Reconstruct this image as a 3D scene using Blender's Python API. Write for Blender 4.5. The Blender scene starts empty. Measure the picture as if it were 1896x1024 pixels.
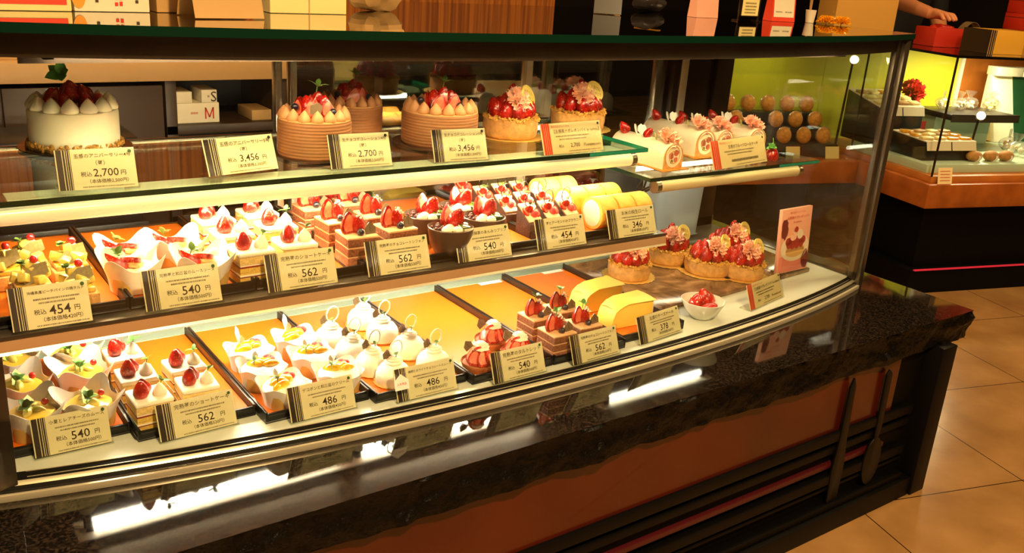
import bpy, bmesh, math, random
from mathutils import Matrix, Vector, Euler, noise

SC = bpy.context.scene
COL = SC.collection
RND = random.Random(11)
pi = math.pi

# ---------------------------------------------------------------- camera, light, exposure
F_PX, W_PX, H_PX = 1707.64, 1896.0, 1024.0
CAM = Vector((0.0, 0.0, 1.2))
ROT = Matrix(((0.81254351, -0.13984232, 0.56587734),      # columns: image right, image down, forward
              (-0.57903022, -0.30532667, 0.75597595),
              (0.06706002, -0.94192343, -0.32906413)))
cam_data = bpy.data.cameras.new('camera')
cam_data.sensor_width = 36.0
cam_data.lens = F_PX / W_PX * 36.0
cam_data.clip_start = 0.02
camera = bpy.data.objects.new('camera', cam_data)
COL.objects.link(camera)
m4 = Matrix((ROT.col[0], -ROT.col[1], -ROT.col[2])).transposed().to_4x4()
camera.matrix_world = Matrix.Translation(CAM) @ m4
SC.camera = camera

SC.view_settings.view_transform = 'Standard'
SC.view_settings.look = 'None'
SC.view_settings.gamma = 1.0
SC.view_settings.use_curve_mapping = False
SC.view_settings.exposure = 1.25
SC.cycles.use_denoising = True
SC.cycles.max_bounces = 10
SC.cycles.transparent_max_bounces = 24
SC.cycles.sample_clamp_indirect = 8.0

world = bpy.data.worlds.new('world')
SC.world = world
world.use_nodes = True
world.node_tree.nodes['Background'].inputs[0].default_value = (1.0, 0.72, 0.4, 1)
world.node_tree.nodes['Background'].inputs[1].default_value = 0.03


def area(name, loc, size, power, col, rot=(0, 0, 0), size_y=None):
    l = bpy.data.lights.new(name, 'AREA')
    l.shape = 'RECTANGLE' if size_y else 'DISK'
    l.size = size
    if size_y:
        l.size_y = size_y
    l.energy = power
    l.color = col
    o = bpy.data.objects.new(name, l)
    o.location = loc
    o.rotation_euler = rot
    COL.objects.link(o)
    return o


WARM = (1.0, 0.66, 0.30)
# recessed ceiling lamps of the shop
CEILING_LAMPS = [(0.5, -0.5, 54), (2.9, -0.6, 5), (1.2, 3.6, 8), (3.2, 1.0, 12), (4.6, 0.2, 9), (0.5, 2.35, 16)]
for i, (x, y, p) in enumerate(CEILING_LAMPS):
    area('ceiling_lamp_light', (x, y, 2.66), 0.16, p, WARM)
# spot lamps inside the pastry counter behind
area('counter_lamp_light', (4.15, 2.15, 0.93), 0.30, 3.6, (1.0, 0.85, 0.5), (0, 0, -0.29), 0.08)
area('counter_lamp_light', (3.25, 2.60, 0.93), 0.30, 0.3, (1.0, 0.85, 0.5), (0, 0, -0.29), 0.08)

# strength of the fluorescent tubes of the show case (the tubes themselves are built further down)
TUBE_DECK, TUBE_MID, TUBE_TOP, TUBE_SIDE = 58.0, 34.0, 28.0, 10.0


# ---------------------------------------------------------------- pixel of the photograph -> point on a known plane
def ray(px, py):
    return ROT @ Vector((px - W_PX / 2, py - H_PX / 2, F_PX))


def at(px, py, z):
    d = ray(px, py)
    return CAM + d * ((z - CAM.z) / d.z)


def at_y(px, py, y):
    d = ray(px, py)
    return CAM + d * (y / d.y)


# ---------------------------------------------------------------- materials
def lin(c):
    return tuple(((v / 255) / 12.92 if v / 255 < 0.04045 else ((v / 255 + 0.055) / 1.055) ** 2.4) for v in c) + (1.0,)


MATS = {}


def M(name, col=None, rough=0.5, metal=0.0, bump=0.0, bs=150.0, coat=0.0, var=0.0, vs=60.0, emit=0.0, spec=0.5, sss=0.0, col2=None, alpha=None):
    if name in MATS:
        return MATS[name]
    m = bpy.data.materials.new(name)
    m.use_nodes = True
    nt = m.node_tree
    b = nt.nodes['Principled BSDF']
    c = lin(col)
    b.inputs['Base Color'].default_value = c
    b.inputs['Roughness'].default_value = rough
    b.inputs['Metallic'].default_value = metal
    b.inputs['Specular IOR Level'].default_value = spec
    b.inputs['Coat Weight'].default_value = coat
    b.inputs['Coat Roughness'].default_value = 0.08
    if sss:
        b.inputs['Subsurface Weight'].default_value = sss
        b.inputs['Subsurface Radius'].default_value = (0.006, 0.004, 0.0025)
    if alpha is not None:
        b.inputs['Alpha'].default_value = alpha
    if emit:
        b.inputs['Emission Color'].default_value = c
        b.inputs['Emission Strength'].default_value = emit
    tc = nt.nodes.new('ShaderNodeTexCoord')
    if var:
        n = nt.nodes.new('ShaderNodeTexNoise')
        n.inputs['Scale'].default_value = vs
        n.inputs['Detail'].default_value = 4
        r = nt.nodes.new('ShaderNodeValToRGB')
        c2 = lin(col2) if col2 else tuple(v * (1 - var) for v in c[:3]) + (1,)
        r.color_ramp.elements[0].position = 0.38
        r.color_ramp.elements[0].color = c2
        r.color_ramp.elements[1].position = 0.62
        r.color_ramp.elements[1].color = c
        nt.links.new(tc.outputs['Object'], n.inputs['Vector'])
        nt.links.new(n.outputs['Fac'], r.inputs['Fac'])
        nt.links.new(r.outputs['Color'], b.inputs['Base Color'])
    if bump:
        n = nt.nodes.new('ShaderNodeTexNoise')
        n.inputs['Scale'].default_value = bs
        n.inputs['Detail'].default_value = 5
        bm_ = nt.nodes.new('ShaderNodeBump')
        bm_.inputs['Strength'].default_value = bump
        bm_.inputs['Distance'].default_value = 0.004
        nt.links.new(tc.outputs['Object'], n.inputs['Vector'])
        nt.links.new(n.outputs['Fac'], bm_.inputs['Height'])
        nt.links.new(bm_.outputs['Normal'], b.inputs['Normal'])
    MATS[name] = m
    return m


def glass(name, tint=(1, 1, 1), add=0.0, rough=0.0, haze=0.0, hcol=(200, 205, 195)):
    """thin clear pane: see-through plus a Fresnel reflection, optionally a little haze"""
    m = bpy.data.materials.new(name)
    m.use_nodes = True
    nt = m.node_tree
    nt.nodes.clear()
    out = nt.nodes.new('ShaderNodeOutputMaterial')
    tr = nt.nodes.new('ShaderNodeBsdfTransparent')
    tr.inputs[0].default_value = tuple(tint) + (1,)
    gl = nt.nodes.new('ShaderNodeBsdfGlossy')
    gl.inputs['Roughness'].default_value = rough
    fr = nt.nodes.new('ShaderNodeFresnel')
    geo = nt.nodes.new('ShaderNodeNewGeometry')      # same reflectance on both faces of the pane
    io = nt.nodes.new('ShaderNodeMapRange')
    io.inputs[3].default_value = 1.45
    io.inputs[4].default_value = 1 / 1.45
    nt.links.new(geo.outputs['Backfacing'], io.inputs[0])
    nt.links.new(io.outputs[0], fr.inputs['IOR'])
    ad = nt.nodes.new('ShaderNodeMath')
    ad.operation = 'ADD'
    ad.use_clamp = True
    ad.inputs[1].default_value = add
    mx = nt.nodes.new('ShaderNodeMixShader')
    nt.links.new(fr.outputs[0], ad.inputs[0])
    nt.links.new(ad.outputs[0], mx.inputs[0])
    first = tr
    if haze:
        df = nt.nodes.new('ShaderNodeBsdfDiffuse')
        df.inputs[0].default_value = lin(hcol)
        tl = nt.nodes.new('ShaderNodeBsdfTranslucent')
        tl.inputs[0].default_value = lin(hcol)
        m1 = nt.nodes.new('ShaderNodeMixShader')
        m1.inputs[0].default_value = 0.5
        nt.links.new(df.outputs[0], m1.inputs[1])
        nt.links.new(tl.outputs[0], m1.inputs[2])
        m2 = nt.nodes.new('ShaderNodeMixShader')
        m2.inputs[0].default_value = haze
        nt.links.new(tr.outputs[0], m2.inputs[1])
        nt.links.new(m1.outputs[0], m2.inputs[2])
        first = m2
    nt.links.new(first.outputs[0], mx.inputs[1])
    nt.links.new(gl.outputs[0], mx.inputs[2])
    nt.links.new(mx.outputs[0], out.inputs[0])
    MATS[name] = m
    return m


glass('pane_glass', (0.97, 0.98, 0.96), 0.0)
glass('rear_glass', (0.80, 0.82, 0.80), 0.20)
glass('shelf_glass', (0.88, 0.96, 0.91), 0.02)
glass('top_glass', (0.10, 0.11, 0.09), 0.42)
glass('acrylic', (0.96, 0.97, 0.95), 0.01)
glass('frosted_plastic', (0.9, 0.93, 0.93), 0.0, 0.3, 0.72, (215, 226, 232))
glass('bag_film', (0.95, 0.95, 0.92), 0.08, 0.15, 0.07, (240, 240, 235))

M('glass_edge', (10, 44, 30), 0.15, coat=0.5)
M('glass_edge_glint', (30, 150, 125), 0.15, coat=0.5)  # lighter copy of the edge green, sparkle put into the colour
M('cream', (253, 244, 222), 0.5, bump=0.08, bs=90, sss=0.15)
M('cream_cake', (250, 238, 208), 0.5, bump=0.1, bs=120, sss=0.15)
M('sponge', (236, 196, 96), 0.85, bump=0.5, bs=420, var=0.15, vs=200)
M('pale_sponge', (238, 205, 130), 0.85, bump=0.5, bs=420, var=0.15, vs=200)
M('jam', (150, 44, 34), 0.4, var=0.3, vs=160)
M('choc_cream', (222, 178, 132), 0.55, bump=0.1, bs=90, sss=0.1)
M('choc_frost', (208, 158, 100), 0.55)
M('choc_dollop', (190, 134, 86), 0.55, bump=0.1, bs=90)
M('choc_sponge', (150, 88, 54), 0.85, bump=0.8, bs=300, var=0.55, vs=230)
M('choc_mousse', (184, 118, 86), 0.7, bump=0.6, bs=260, var=0.4, vs=150)
M('dark_choc', (42, 22, 14), 0.25)
M('blush_glaze', (238, 190, 150), 0.4, coat=0.3, var=0.15)
M('brownie', (70, 38, 24), 0.8, bump=0.5, bs=300, var=0.3)
M('plaque_grey', (112, 92, 66), 0.4, var=0.15, vs=80)
M('plaque_olive', (128, 112, 62), 0.45, var=0.3, vs=220)
M('plaque_lime', (208, 214, 110), 0.45, var=0.25, vs=260)
M('plaque_white', (244, 240, 228), 0.4)
M('plaque_yellow', (250, 224, 116), 0.4)
M('plaque_ink', (120, 70, 20), 0.5)
M('pastry', (222, 168, 100), 0.75, bump=0.5, bs=250, var=0.25, vs=90)
M('crumble', (238, 176, 78), 0.8, bump=0.6, bs=400, var=0.35, vs=160)
M('tart_dark', (168, 92, 44), 0.65, bump=0.3, bs=300, var=0.2)
M('custard', (244, 196, 60), 0.35, coat=0.4, var=0.1)
M('citrus', (242, 146, 4), 0.18, coat=0.8, var=0.22, vs=130, col2=(250, 192, 30))
M('pineapple', (234, 212, 104), 0.3, coat=0.5, var=0.18, vs=140)
M('mousse_white', (250, 244, 226), 0.55, sss=0.15)
M('leaf', (84, 150, 60), 0.45, var=0.35, vs=150)
M('herb', (96, 132, 46), 0.5, var=0.3, vs=200)
M('currant', (222, 28, 34), 0.12, coat=0.9)
M('raspberry', (206, 44, 44), 0.3, bump=0.7, bs=500, coat=0.4)
M('blueberry', (26, 24, 42), 0.3, coat=0.3)
M('berry_flesh', (232, 84, 56), 0.25, coat=0.6, var=0.3, vs=60, col2=(246, 140, 104))
M('fig_flesh', (206, 112, 84), 0.4, coat=0.3, var=0.3)
M('carnation', (252, 172, 138), 0.75, var=0.25, vs=120, col2=(255, 214, 190))
M('red_petal', (206, 30, 24), 0.75, var=0.25)
M('gold_foil', (250, 212, 120), 0.3, metal=0.6, bump=0.4, bs=260)
M('gold_board', (214, 146, 58), 0.22, metal=0.6)
M('brown_board', (66, 44, 32), 0.25)
M('dark_board', (34, 30, 27), 0.2)
M('tray_black', (16, 13, 11), 0.35)
M('tray_liner', (216, 106, 18), 0.38)
M('white_paper', (250, 246, 238), 0.6, sss=0.0)
M('cup_paper', (206, 168, 92), 0.6)
M('yellow_paper', (250, 214, 92), 0.5)
M('card_paper', (246, 234, 190), 0.55)
M('card_paper_red', (246, 224, 168), 0.55)
M('ink', (66, 48, 30), 0.6)
M('stripe_brown', (52, 34, 24), 0.5)
M('stripe_red', (226, 64, 34), 0.5)
M('red_ink', (206, 50, 30), 0.5)
M('dot_green', (40, 92, 30), 0.5)
M('dot_dark', (40, 36, 26), 0.5)
M('porcelain', (244, 240, 228), 0.15, coat=0.5)
M('bowl_brown', (78, 56, 42), 0.3)
M('dumpling', (248, 238, 214), 0.25, coat=0.4)
M('matcha', (70, 92, 30), 0.2, coat=0.5)
M('red_bean', (86, 34, 34), 0.3, coat=0.3)
M('roll_skin', (240, 170, 60), 0.6, bump=0.2, bs=180, var=0.2, vs=50, col2=(250, 196, 96))
M('steel', (176, 168, 150), 0.26, metal=0.9)
M('steel_dark', (104, 94, 80), 0.35, metal=0.8)
M('alu_bright', (244, 234, 206), 0.32, metal=0.6)
M('lamp_cover', (240, 226, 178), 0.25, emit=0.16)
M('lamp_cover_off', (226, 208, 162), 0.25)
M('copper_rail', (226, 178, 134), 0.32, metal=0.5)
M('bronze_frame', (62, 50, 40), 0.35, metal=0.6)
M('rail_warm', (208, 176, 128), 0.3, metal=0.75)
M('rubber', (16, 13, 10), 0.6, spec=0.15)
M('lamp_white', (240, 236, 220), 0.4)
M('hood_dark', (48, 34, 22), 0.5)
M('deck_white', (214, 220, 206), 0.3)
M('riser_mint', (128, 142, 130), 0.3)
M('deck_grey', (92, 88, 80), 0.3)
M('fern_black', (6, 5, 5), 0.55, spec=0.15)
M('panel_rail', (6, 5, 5), 0.5, spec=0.15)
M('panel_red_line', (74, 16, 22), 0.4)
M('post_black', (7, 6, 6), 0.5, spec=0.2)
M('relief_black', (13, 12, 11), 0.4, spec=0.25)
M('carton_tan', (226, 172, 80), 0.6)
M('box_red', (196, 44, 22), 0.5)
M('box_gold', (224, 168, 52), 0.5)
M('box_tan', (176, 126, 50), 0.5)
M('box_white', (236, 226, 196), 0.5)
M('box_cream', (240, 222, 150), 0.5)
M('orange_print', (232, 150, 40), 0.5)
M('kraft', (190, 150, 92), 0.6)
M('bag_dark', (36, 30, 26), 0.35)
M('ribbon_grey', (158, 132, 92), 0.35, metal=0.3)
M('wood_counter', (176, 96, 34), 0.4, var=0.25, vs=9, col2=(146, 76, 24))
M('wood_light', (206, 124, 48), 0.45, var=0.2, vs=12)
M('black_base', (6, 5, 4), 0.6, spec=0.12)
M('lime_wall', (206, 204, 46), 0.5)
M('led_red', (200, 40, 60), 0.4, emit=0.2)
M('mint_deck', (196, 220, 196), 0.25)
M('bread', (206, 148, 78), 0.7, bump=0.3, var=0.3, vs=40)
M('cookie', (224, 152, 62), 0.75, bump=0.4, var=0.3, vs=90)
M('green_sash', (28, 74, 40), 0.5)
M('cabinet_brown', (58, 40, 26), 0.45)
M('cabinet_dark', (24, 17, 12), 0.5)
M('counter_beige', (190, 150, 96), 0.5)
M('wall_dark', (30, 22, 16), 0.7)
M('ceiling_paint', (150, 128, 96), 0.8)
M('skin', (224, 150, 104), 0.5, sss=0.1)
M('cloth_black', (14, 13, 13), 0.8)
M('hair_black', (16, 13, 12), 0.5)
M('poster_pink', (244, 176, 150), 0.5)
M('poster_pink_deep', (232, 130, 116), 0.5)
M('poster_wine', (120, 34, 40), 0.5)
M('poster_plate', (242, 222, 196), 0.5)
M('poster_crust', (232, 180, 110), 0.5)
M('poster_berry', (172, 40, 40), 0.5)
M('cable', (30, 26, 22), 0.5)


def special(name, build):
    m = bpy.data.materials.new(name)
    m.use_nodes = True
    nt = m.node_tree
    build(nt, nt.nodes['Principled BSDF'], nt.nodes.new('ShaderNodeTexCoord'))
    MATS[name] = m


def ramp(nt, src, stops):
    r = nt.nodes.new('ShaderNodeValToRGB')
    e = r.color_ramp.elements
    while len(e) < len(stops):
        e.new(0.5)
    for el, (p, c) in zip(e, stops):
        el.position = p
        el.color = lin(c)
    nt.links.new(src, r.inputs['Fac'])
    return r


def _berry(nt, b, tc):
    v = nt.nodes.new('ShaderNodeTexVoronoi')
    v.inputs['Scale'].default_value = 300
    nt.links.new(tc.outputs['Object'], v.inputs['Vector'])
    n = nt.nodes.new('ShaderNodeTexNoise')
    n.inputs['Scale'].default_value = 45
    nt.links.new(tc.outputs['Object'], n.inputs['Vector'])
    red = ramp(nt, n.outputs['Fac'], [(0.35, (134, 6, 8)), (0.65, (200, 22, 14))])
    seed = ramp(nt, v.outputs['Distance'], [(0.20, (255, 255, 255)), (0.28, (0, 0, 0))])
    mx = nt.nodes.new('ShaderNodeMix')
    mx.data_type = 'RGBA'
    nt.links.new(seed.outputs['Color'], mx.inputs[0])
    nt.links.new(red.outputs['Color'], mx.inputs[6])
    mx.inputs[7].default_value = lin((206, 96, 40))
    nt.links.new(mx.outputs[2], b.inputs['Base Color'])
    bp = nt.nodes.new('ShaderNodeBump')
    bp.inputs['Strength'].default_value = 0.5
    bp.inputs['Distance'].default_value = 0.001
    nt.links.new(v.outputs['Distance'], bp.inputs['Height'])
    nt.links.new(bp.outputs['Normal'], b.inputs['Normal'])
    b.inputs['Roughness'].default_value = 0.2
    b.inputs['Coat Weight'].default_value = 0.4
    b.inputs['Coat Roughness'].default_value = 0.06


special('strawberry_skin', _berry)


def _granite(nt, b, tc):
    n = nt.nodes.new('ShaderNodeTexNoise')
    n.inputs['Scale'].default_value = 260
    n.inputs['Detail'].default_value = 6
    nt.links.new(tc.outputs['Object'], n.inputs['Vector'])
    r = ramp(nt, n.outputs['Fac'], [(0.45, (12, 10, 9)), (0.7, (58, 46, 36))])
    nt.links.new(r.outputs['Color'], b.inputs['Base Color'])
    b.inputs['Roughness'].default_value = 0.045
    b.inputs['Specular IOR Level'].default_value = 0.7


special('granite_polished', _granite)


def _rough(nt, b, tc):
    n = nt.nodes.new('ShaderNodeTexNoise')
    n.inputs['Scale'].default_value = 70
    n.inputs['Detail'].default_value = 8
    nt.links.new(tc.outputs['Object'], n.inputs['Vector'])
    r = ramp(nt, n.outputs['Fac'], [(0.4, (2, 2, 2)), (0.78, (13, 11, 9))])
    nt.links.new(r.outputs['Color'], b.inputs['Base Color'])
    bp = nt.nodes.new('ShaderNodeBump')
    bp.inputs['Strength'].default_value = 0.7
    bp.inputs['Distance'].default_value = 0.010
    nt.links.new(n.outputs['Fac'], bp.inputs['Height'])
    nt.links.new(bp.outputs['Normal'], b.inputs['Normal'])
    b.inputs['Roughness'].default_value = 0.38
    b.inputs['Specular IOR Level'].default_value = 0.2


special('granite_rough', _rough)


def _frost(nt, b, tc):
    w = nt.nodes.new('ShaderNodeTexWave')
    w.bands_direction = 'Z'
    w.inputs['Scale'].default_value = 60
    w.inputs['Distortion'].default_value = 0.6
    nt.links.new(tc.outputs['Object'], w.inputs['Vector'])
    bp = nt.nodes.new('ShaderNodeBump')
    bp.inputs['Strength'].default_value = 0.35
    bp.inputs['Distance'].default_value = 0.002
    nt.links.new(w.outputs['Fac'], bp.inputs['Height'])
    nt.links.new(bp.outputs['Normal'], b.inputs['Normal'])
    b.inputs['Base Color'].default_value = lin((152, 98, 56))
    b.inputs['Roughness'].default_value = 0.6


special('choc_comb', _frost)


def _panel(nt, b, tc):
    n = nt.nodes.new('ShaderNodeTexNoise')
    n.inputs['Scale'].default_value = 3
    nt.links.new(tc.outputs['Object'], n.inputs['Vector'])
    r = ramp(nt, n.outputs['Fac'], [(0.35, (62, 15, 8)), (0.65, (84, 26, 10))])
    nt.links.new(r.outputs['Color'], b.inputs['Base Color'])
    b.inputs['Roughness'].default_value = 0.28
    b.inputs['Coat Weight'].default_value = 0.3


special('wine_panel', _panel)


def _woodwall(nt, b, tc):
    mp = nt.nodes.new('ShaderNodeMapping')
    mp.inputs['Scale'].default_value = (90, 90, 1.2)
    nt.links.new(tc.outputs['Object'], mp.inputs['Vector'])
    n = nt.nodes.new('ShaderNodeTexNoise')
    n.inputs['Scale'].default_value = 1.0
    n.inputs['Detail'].default_value = 3
    nt.links.new(mp.outputs[0], n.inputs['Vector'])
    r = ramp(nt, n.outputs['Fac'], [(0.35, (140, 74, 22)), (0.65, (196, 118, 44))])
    nt.links.new(r.outputs['Color'], b.inputs['Base Color'])
    b.inputs['Roughness'].default_value = 0.45


special('wood_wall', _woodwall)

TILE_A = math.radians(-16.7)


def _floor(nt, b, tc):
    mp = nt.nodes.new('ShaderNodeMapping')
    mp.vector_type = 'TEXTURE'
    mp.inputs['Rotation'].default_value = (0, 0, TILE_A)
    nt.links.new(tc.outputs['Object'], mp.inputs['Vector'])
    sp = nt.nodes.new('ShaderNodeSeparateXYZ')
    nt.links.new(mp.outputs[0], sp.inputs[0])
    outs = []
    for k, (off, step) in enumerate(((1.483, 0.525), (1.525, 0.49))):
        a = nt.nodes.new('ShaderNodeMath')
        a.operation = 'SUBTRACT'
        a.inputs[1].default_value = off - step * 20
        nt.links.new(sp.outputs[k], a.inputs[0])
        d = nt.nodes.new('ShaderNodeMath')
        d.operation = 'PINGPONG'
        d.inputs[1].default_value = step / 2
        nt.links.new(a.outputs[0], d.inputs[0])
        l = nt.nodes.new('ShaderNodeMath')
        l.operation = 'LESS_THAN'
        l.inputs[1].default_value = 0.0016
        nt.links.new(d.outputs[0], l.inputs[0])
        outs.append(l)
    mxm = nt.nodes.new('ShaderNodeMath')
    mxm.operation = 'MAXIMUM'
    nt.links.new(outs[0].outputs[0], mxm.inputs[0])
    nt.links.new(outs[1].outputs[0], mxm.inputs[1])
    n = nt.nodes.new('ShaderNodeTexNoise')
    n.inputs['Scale'].default_value = 6
    n.inputs['Detail'].default_value = 8
    nt.links.new(tc.outputs['Object'], n.inputs['Vector'])
    r = ramp(nt, n.outputs['Fac'], [(0.3, (146, 108, 62)), (0.7, (174, 134, 84))])
    mx = nt.nodes.new('ShaderNodeMix')
    mx.data_type = 'RGBA'
    nt.links.new(mxm.outputs[0], mx.inputs[0])
    nt.links.new(r.outputs['Color'], mx.inputs[6])
    mx.inputs[7].default_value = lin((40, 22, 14))
    nt.links.new(mx.outputs[2], b.inputs['Base Color'])
    b.inputs['Roughness'].default_value = 0.22


special('floor_tile', _floor)


def _marble(nt, b, tc):
    n = nt.nodes.new('ShaderNodeTexNoise')
    n.inputs['Scale'].default_value = 9
    n.inputs['Detail'].default_value = 9
    n.inputs['Distortion'].default_value = 2.5
    nt.links.new(tc.outputs['Object'], n.inputs['Vector'])
    r = ramp(nt, n.outputs['Fac'], [(0.3, (70, 48, 32)), (0.52, (124, 92, 62)), (0.7, (168, 132, 92))])
    nt.links.new(r.outputs['Color'], b.inputs['Base Color'])
    b.inputs['Roughness'].default_value = 0.14


special('marble_brown', _marble)


def _tube(nt, b, tc):
    b.inputs['Base Color'].default_value = (1, 1, 1, 1)


for nm, st, cl in (('tube_deck', TUBE_DECK, (1.0, 0.86, 0.62, 1)), ('tube_mid', TUBE_MID, (1.0, 0.82, 0.52, 1)),
                   ('tube_top', TUBE_TOP, (1.0, 0.76, 0.42, 1)), ('tube_side', TUBE_SIDE, (1.0, 0.9, 0.66, 1)), ('spot_glow', 30.0, (1.0, 0.85, 0.6, 1))):
    special(nm, _tube)
    bb = MATS[nm].node_tree.nodes['Principled BSDF']
    bb.inputs['Emission Color'].default_value = cl
    bb.inputs['Emission Strength'].default_value = st


# ---------------------------------------------------------------- mesh building
class B:
    def __init__(s):
        s.v, s.f, s.m, s.T = [], [], [], Matrix()

    def to(s, x=0, y=0, z=0, rx=0, ry=0, rz=0, sc=1.0):
        s.T = Matrix.Translation((x, y, z)) @ Euler((rx, ry, rz)).to_matrix().to_4x4() @ Matrix.Diagonal((sc, sc, sc, 1)) if not isinstance(sc, tuple) else \
            Matrix.Translation((x, y, z)) @ Euler((rx, ry, rz)).to_matrix().to_4x4() @ Matrix.Diagonal(sc + (1,))
        return s

    def add(s, vs, fs, mi=0):
        o = len(s.v)
        s.v += [tuple(s.T @ Vector(p)) for p in vs]
        s.f += [tuple(i + o for i in f) for f in fs]
        s.m += [mi] * len(fs)
        return s

    def box(s, x0, x1, y0, y1, z0, z1, mi=0):
        return s.add([(x0, y0, z0), (x1, y0, z0), (x1, y1, z0), (x0, y1, z0), (x0, y0, z1), (x1, y0, z1), (x1, y1, z1), (x0, y1, z1)],
                     [(0, 3, 2, 1), (4, 5, 6, 7), (0, 1, 5, 4), (1, 2, 6, 5), (2, 3, 7, 6), (3, 0, 4, 7)], mi)

    def lathe(s, prof, n=24, mi=0, fn=None, a0=0.0, a1=None):
        """prof: (radius, z) pairs from bottom to top; fn(angle, r, z) may bend each point"""
        full = a1 is None
        k = n if full else n + 1
        vs, fs = [], []
        for (r, z) in prof:
            for i in range(k):
                a = a0 + (2 * pi * i / n if full else (a1 - a0) * i / n)
                rr, zz = fn(a, r, z) if fn else (r, z)
                vs.append((rr * math.cos(a), rr * math.sin(a), zz))
        for j in range(len(prof) - 1):
            for i in range(k if full else k - 1):
                i2 = (i + 1) % k
                fs.append((j * k + i, j * k + i2, (j + 1) * k + i2, (j + 1) * k + i))
        if full:
            if prof[0][0] > 1e-5:
                fs.append(tuple(reversed(range(k))))
            if prof[-1][0] > 1e-5:
                fs.append(tuple((len(prof) - 1) * k + i for i in range(k)))
        return s.add(vs, fs, mi)

    def ball(s, rx, ry, rz, n=12, mi=0, nz=0.0, ns=60.0):
        m = max(5, n // 2 + 1)
        vs, fs = [], []
        for j in range(m + 1):
            t = pi * j / m
            for i in range(n):
                a = 2 * pi * i / n
                p = Vector((math.sin(t) * math.cos(a), math.sin(t) * math.sin(a), -math.cos(t)))
                k = 1 + (nz * noise.noise(Vector((p.x * rx, p.y * ry, p.z * rz)) * ns + Vector((len(s.v), 0, 0))) if nz and 0 < j < m else 0)
                vs.append((p.x * rx * k, p.y * ry * k, p.z * rz * k))
        for j in range(m):
            for i in range(n):
                i2 = (i + 1) % n
                fs.append((j * n + i, j * n + i2, (j + 1) * n + i2, (j + 1) * n + i))
        return s.add(vs, fs, mi)

    def tube(s, pts, r, n=6, mi=0, closed=False):
        pts = [Vector(p) for p in pts]
        k = len(pts)
        vs, fs = [], []
        up = Vector((0, 0, 1))
        for i, p in enumerate(pts):
            d = (pts[(i + 1) % k] - pts[i - 1]) if closed else (pts[min(i + 1, k - 1)] - pts[max(i - 1, 0)])
            d.normalize()
            a = d.cross(up)
            if a.length < 1e-3:
                a = d.cross(Vector((1, 0, 0)))
            a.normalize()
            b = a.cross(d)
            rr = r[i] if isinstance(r, (list, tuple)) else r
            for j in range(n):
                t = 2 * pi * j / n
                vs.append(tuple(p + a * (rr * math.cos(t)) + b * (rr * math.sin(t))))
        for i in range(k if closed else k - 1):
            i2 = (i + 1) % k
            for j in range(n):
                j2 = (j + 1) % n
                fs.append((i * n + j, i * n + j2, i2 * n + j2, i2 * n + j))
        if not closed:
            fs.append(tuple(reversed(range(n))))
            fs.append(tuple((k - 1) * n + j for j in range(n)))
        return s.add(vs, fs, mi)

    def prism(s, poly, z0, z1, mi=0, side=None):
        k = len(poly)
        vs = [(x, y, z0) for x, y in poly] + [(x, y, z1) for x, y in poly]
        s.add(vs, [tuple(reversed(range(k))), tuple(range(k, 2 * k))], mi)
        o = len(s.v) - 2 * k
        sf = [(o + i, o + (i + 1) % k, o + k + (i + 1) % k, o + k + i) for i in range(k)]
        s.f += sf
        s.m += [mi if side is None else side] * k
        return s

    def sheet(s, fn, nu, nv, mi=0, th=0.0004):
        """fn(u, v) -> point, u and v in 0..1; a sheet of thickness th"""
        P = [[Vector(fn(i / nu, j / nv)) for i in range(nu + 1)] for j in range(nv + 1)]
        top, bot = [], []
        for j in range(nv + 1):
            for i in range(nu + 1):
                du = P[j][min(i + 1, nu)] - P[j][max(i - 1, 0)]
                dv = P[min(j + 1, nv)][i] - P[max(j - 1, 0)][i]
                nn = du.cross(dv)
                nn = nn.normalized() if nn.length > 1e-12 else Vector((0, 0, 1))
                top.append(tuple(P[j][i] + nn * th / 2))
                bot.append(tuple(P[j][i] - nn * th / 2))
        w = nu + 1
        N = len(top)
        fs = []
        for j in range(nv):
            for i in range(nu):
                a, b, c, d = j * w + i, j * w + i + 1, (j + 1) * w + i + 1, (j + 1) * w + i
                fs.append((a, b, c, d))
                fs.append((N + d, N + c, N + b, N + a))
        ring = [i for i in range(w)] + [j * w + nu for j in range(1, nv + 1)] + [nv * w + i for i in range(nu - 1, -1, -1)] + [j * w for j in range(nv - 1, 0, -1)]
        for q in range(len(ring)):
            a, b = ring[q], ring[(q + 1) % len(ring)]
            fs.append((b, a, N + a, N + b))
        return s.add(top + bot, fs, mi)

    def profile_x(s, pts, x0, x1, mi=0):
        """closed polygon in (y, z) pushed along x"""
        k = len(pts)
        vs = [(x0, y, z) for y, z in pts] + [(x1, y, z) for y, z in pts]
        fs = [tuple(range(k)), tuple(reversed(range(k, 2 * k)))] + [(i, i + k, (i + 1) % k + k, (i + 1) % k) for i in range(k)]
        return s.add(vs, fs, mi)

    def mesh(s, name, mats, angle=40, bevel=0.0, seg=2):
        me = bpy.data.meshes.new(name)
        me.from_pydata(s.v, [], s.f)
        me.polygons.foreach_set('material_index', s.m)
        for m in (mats if isinstance(mats, (list, tuple)) else [mats]):
            me.materials.append(MATS[m])
        bm = bmesh.new()
        bm.from_mesh(me)
        bmesh.ops.remove_doubles(bm, verts=bm.verts, dist=1e-6)
        bmesh.ops.recalc_face_normals(bm, faces=bm.faces)
        if bevel:
            ed = [e for e in bm.edges if len(e.link_faces) == 2 and e.calc_face_angle(0) > math.radians(35)]
            bmesh.ops.bevel(bm, geom=ed, offset=bevel, segments=seg, profile=0.5, affect='EDGES', clamp_overlap=True)
        bm.to_mesh(me)
        bm.free()
        me.polygons.foreach_set('use_smooth', [True] * len(me.polygons))
        me.set_sharp_from_angle(angle=math.radians(angle))
        me.update()
        return me


CACHE = {}


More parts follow.
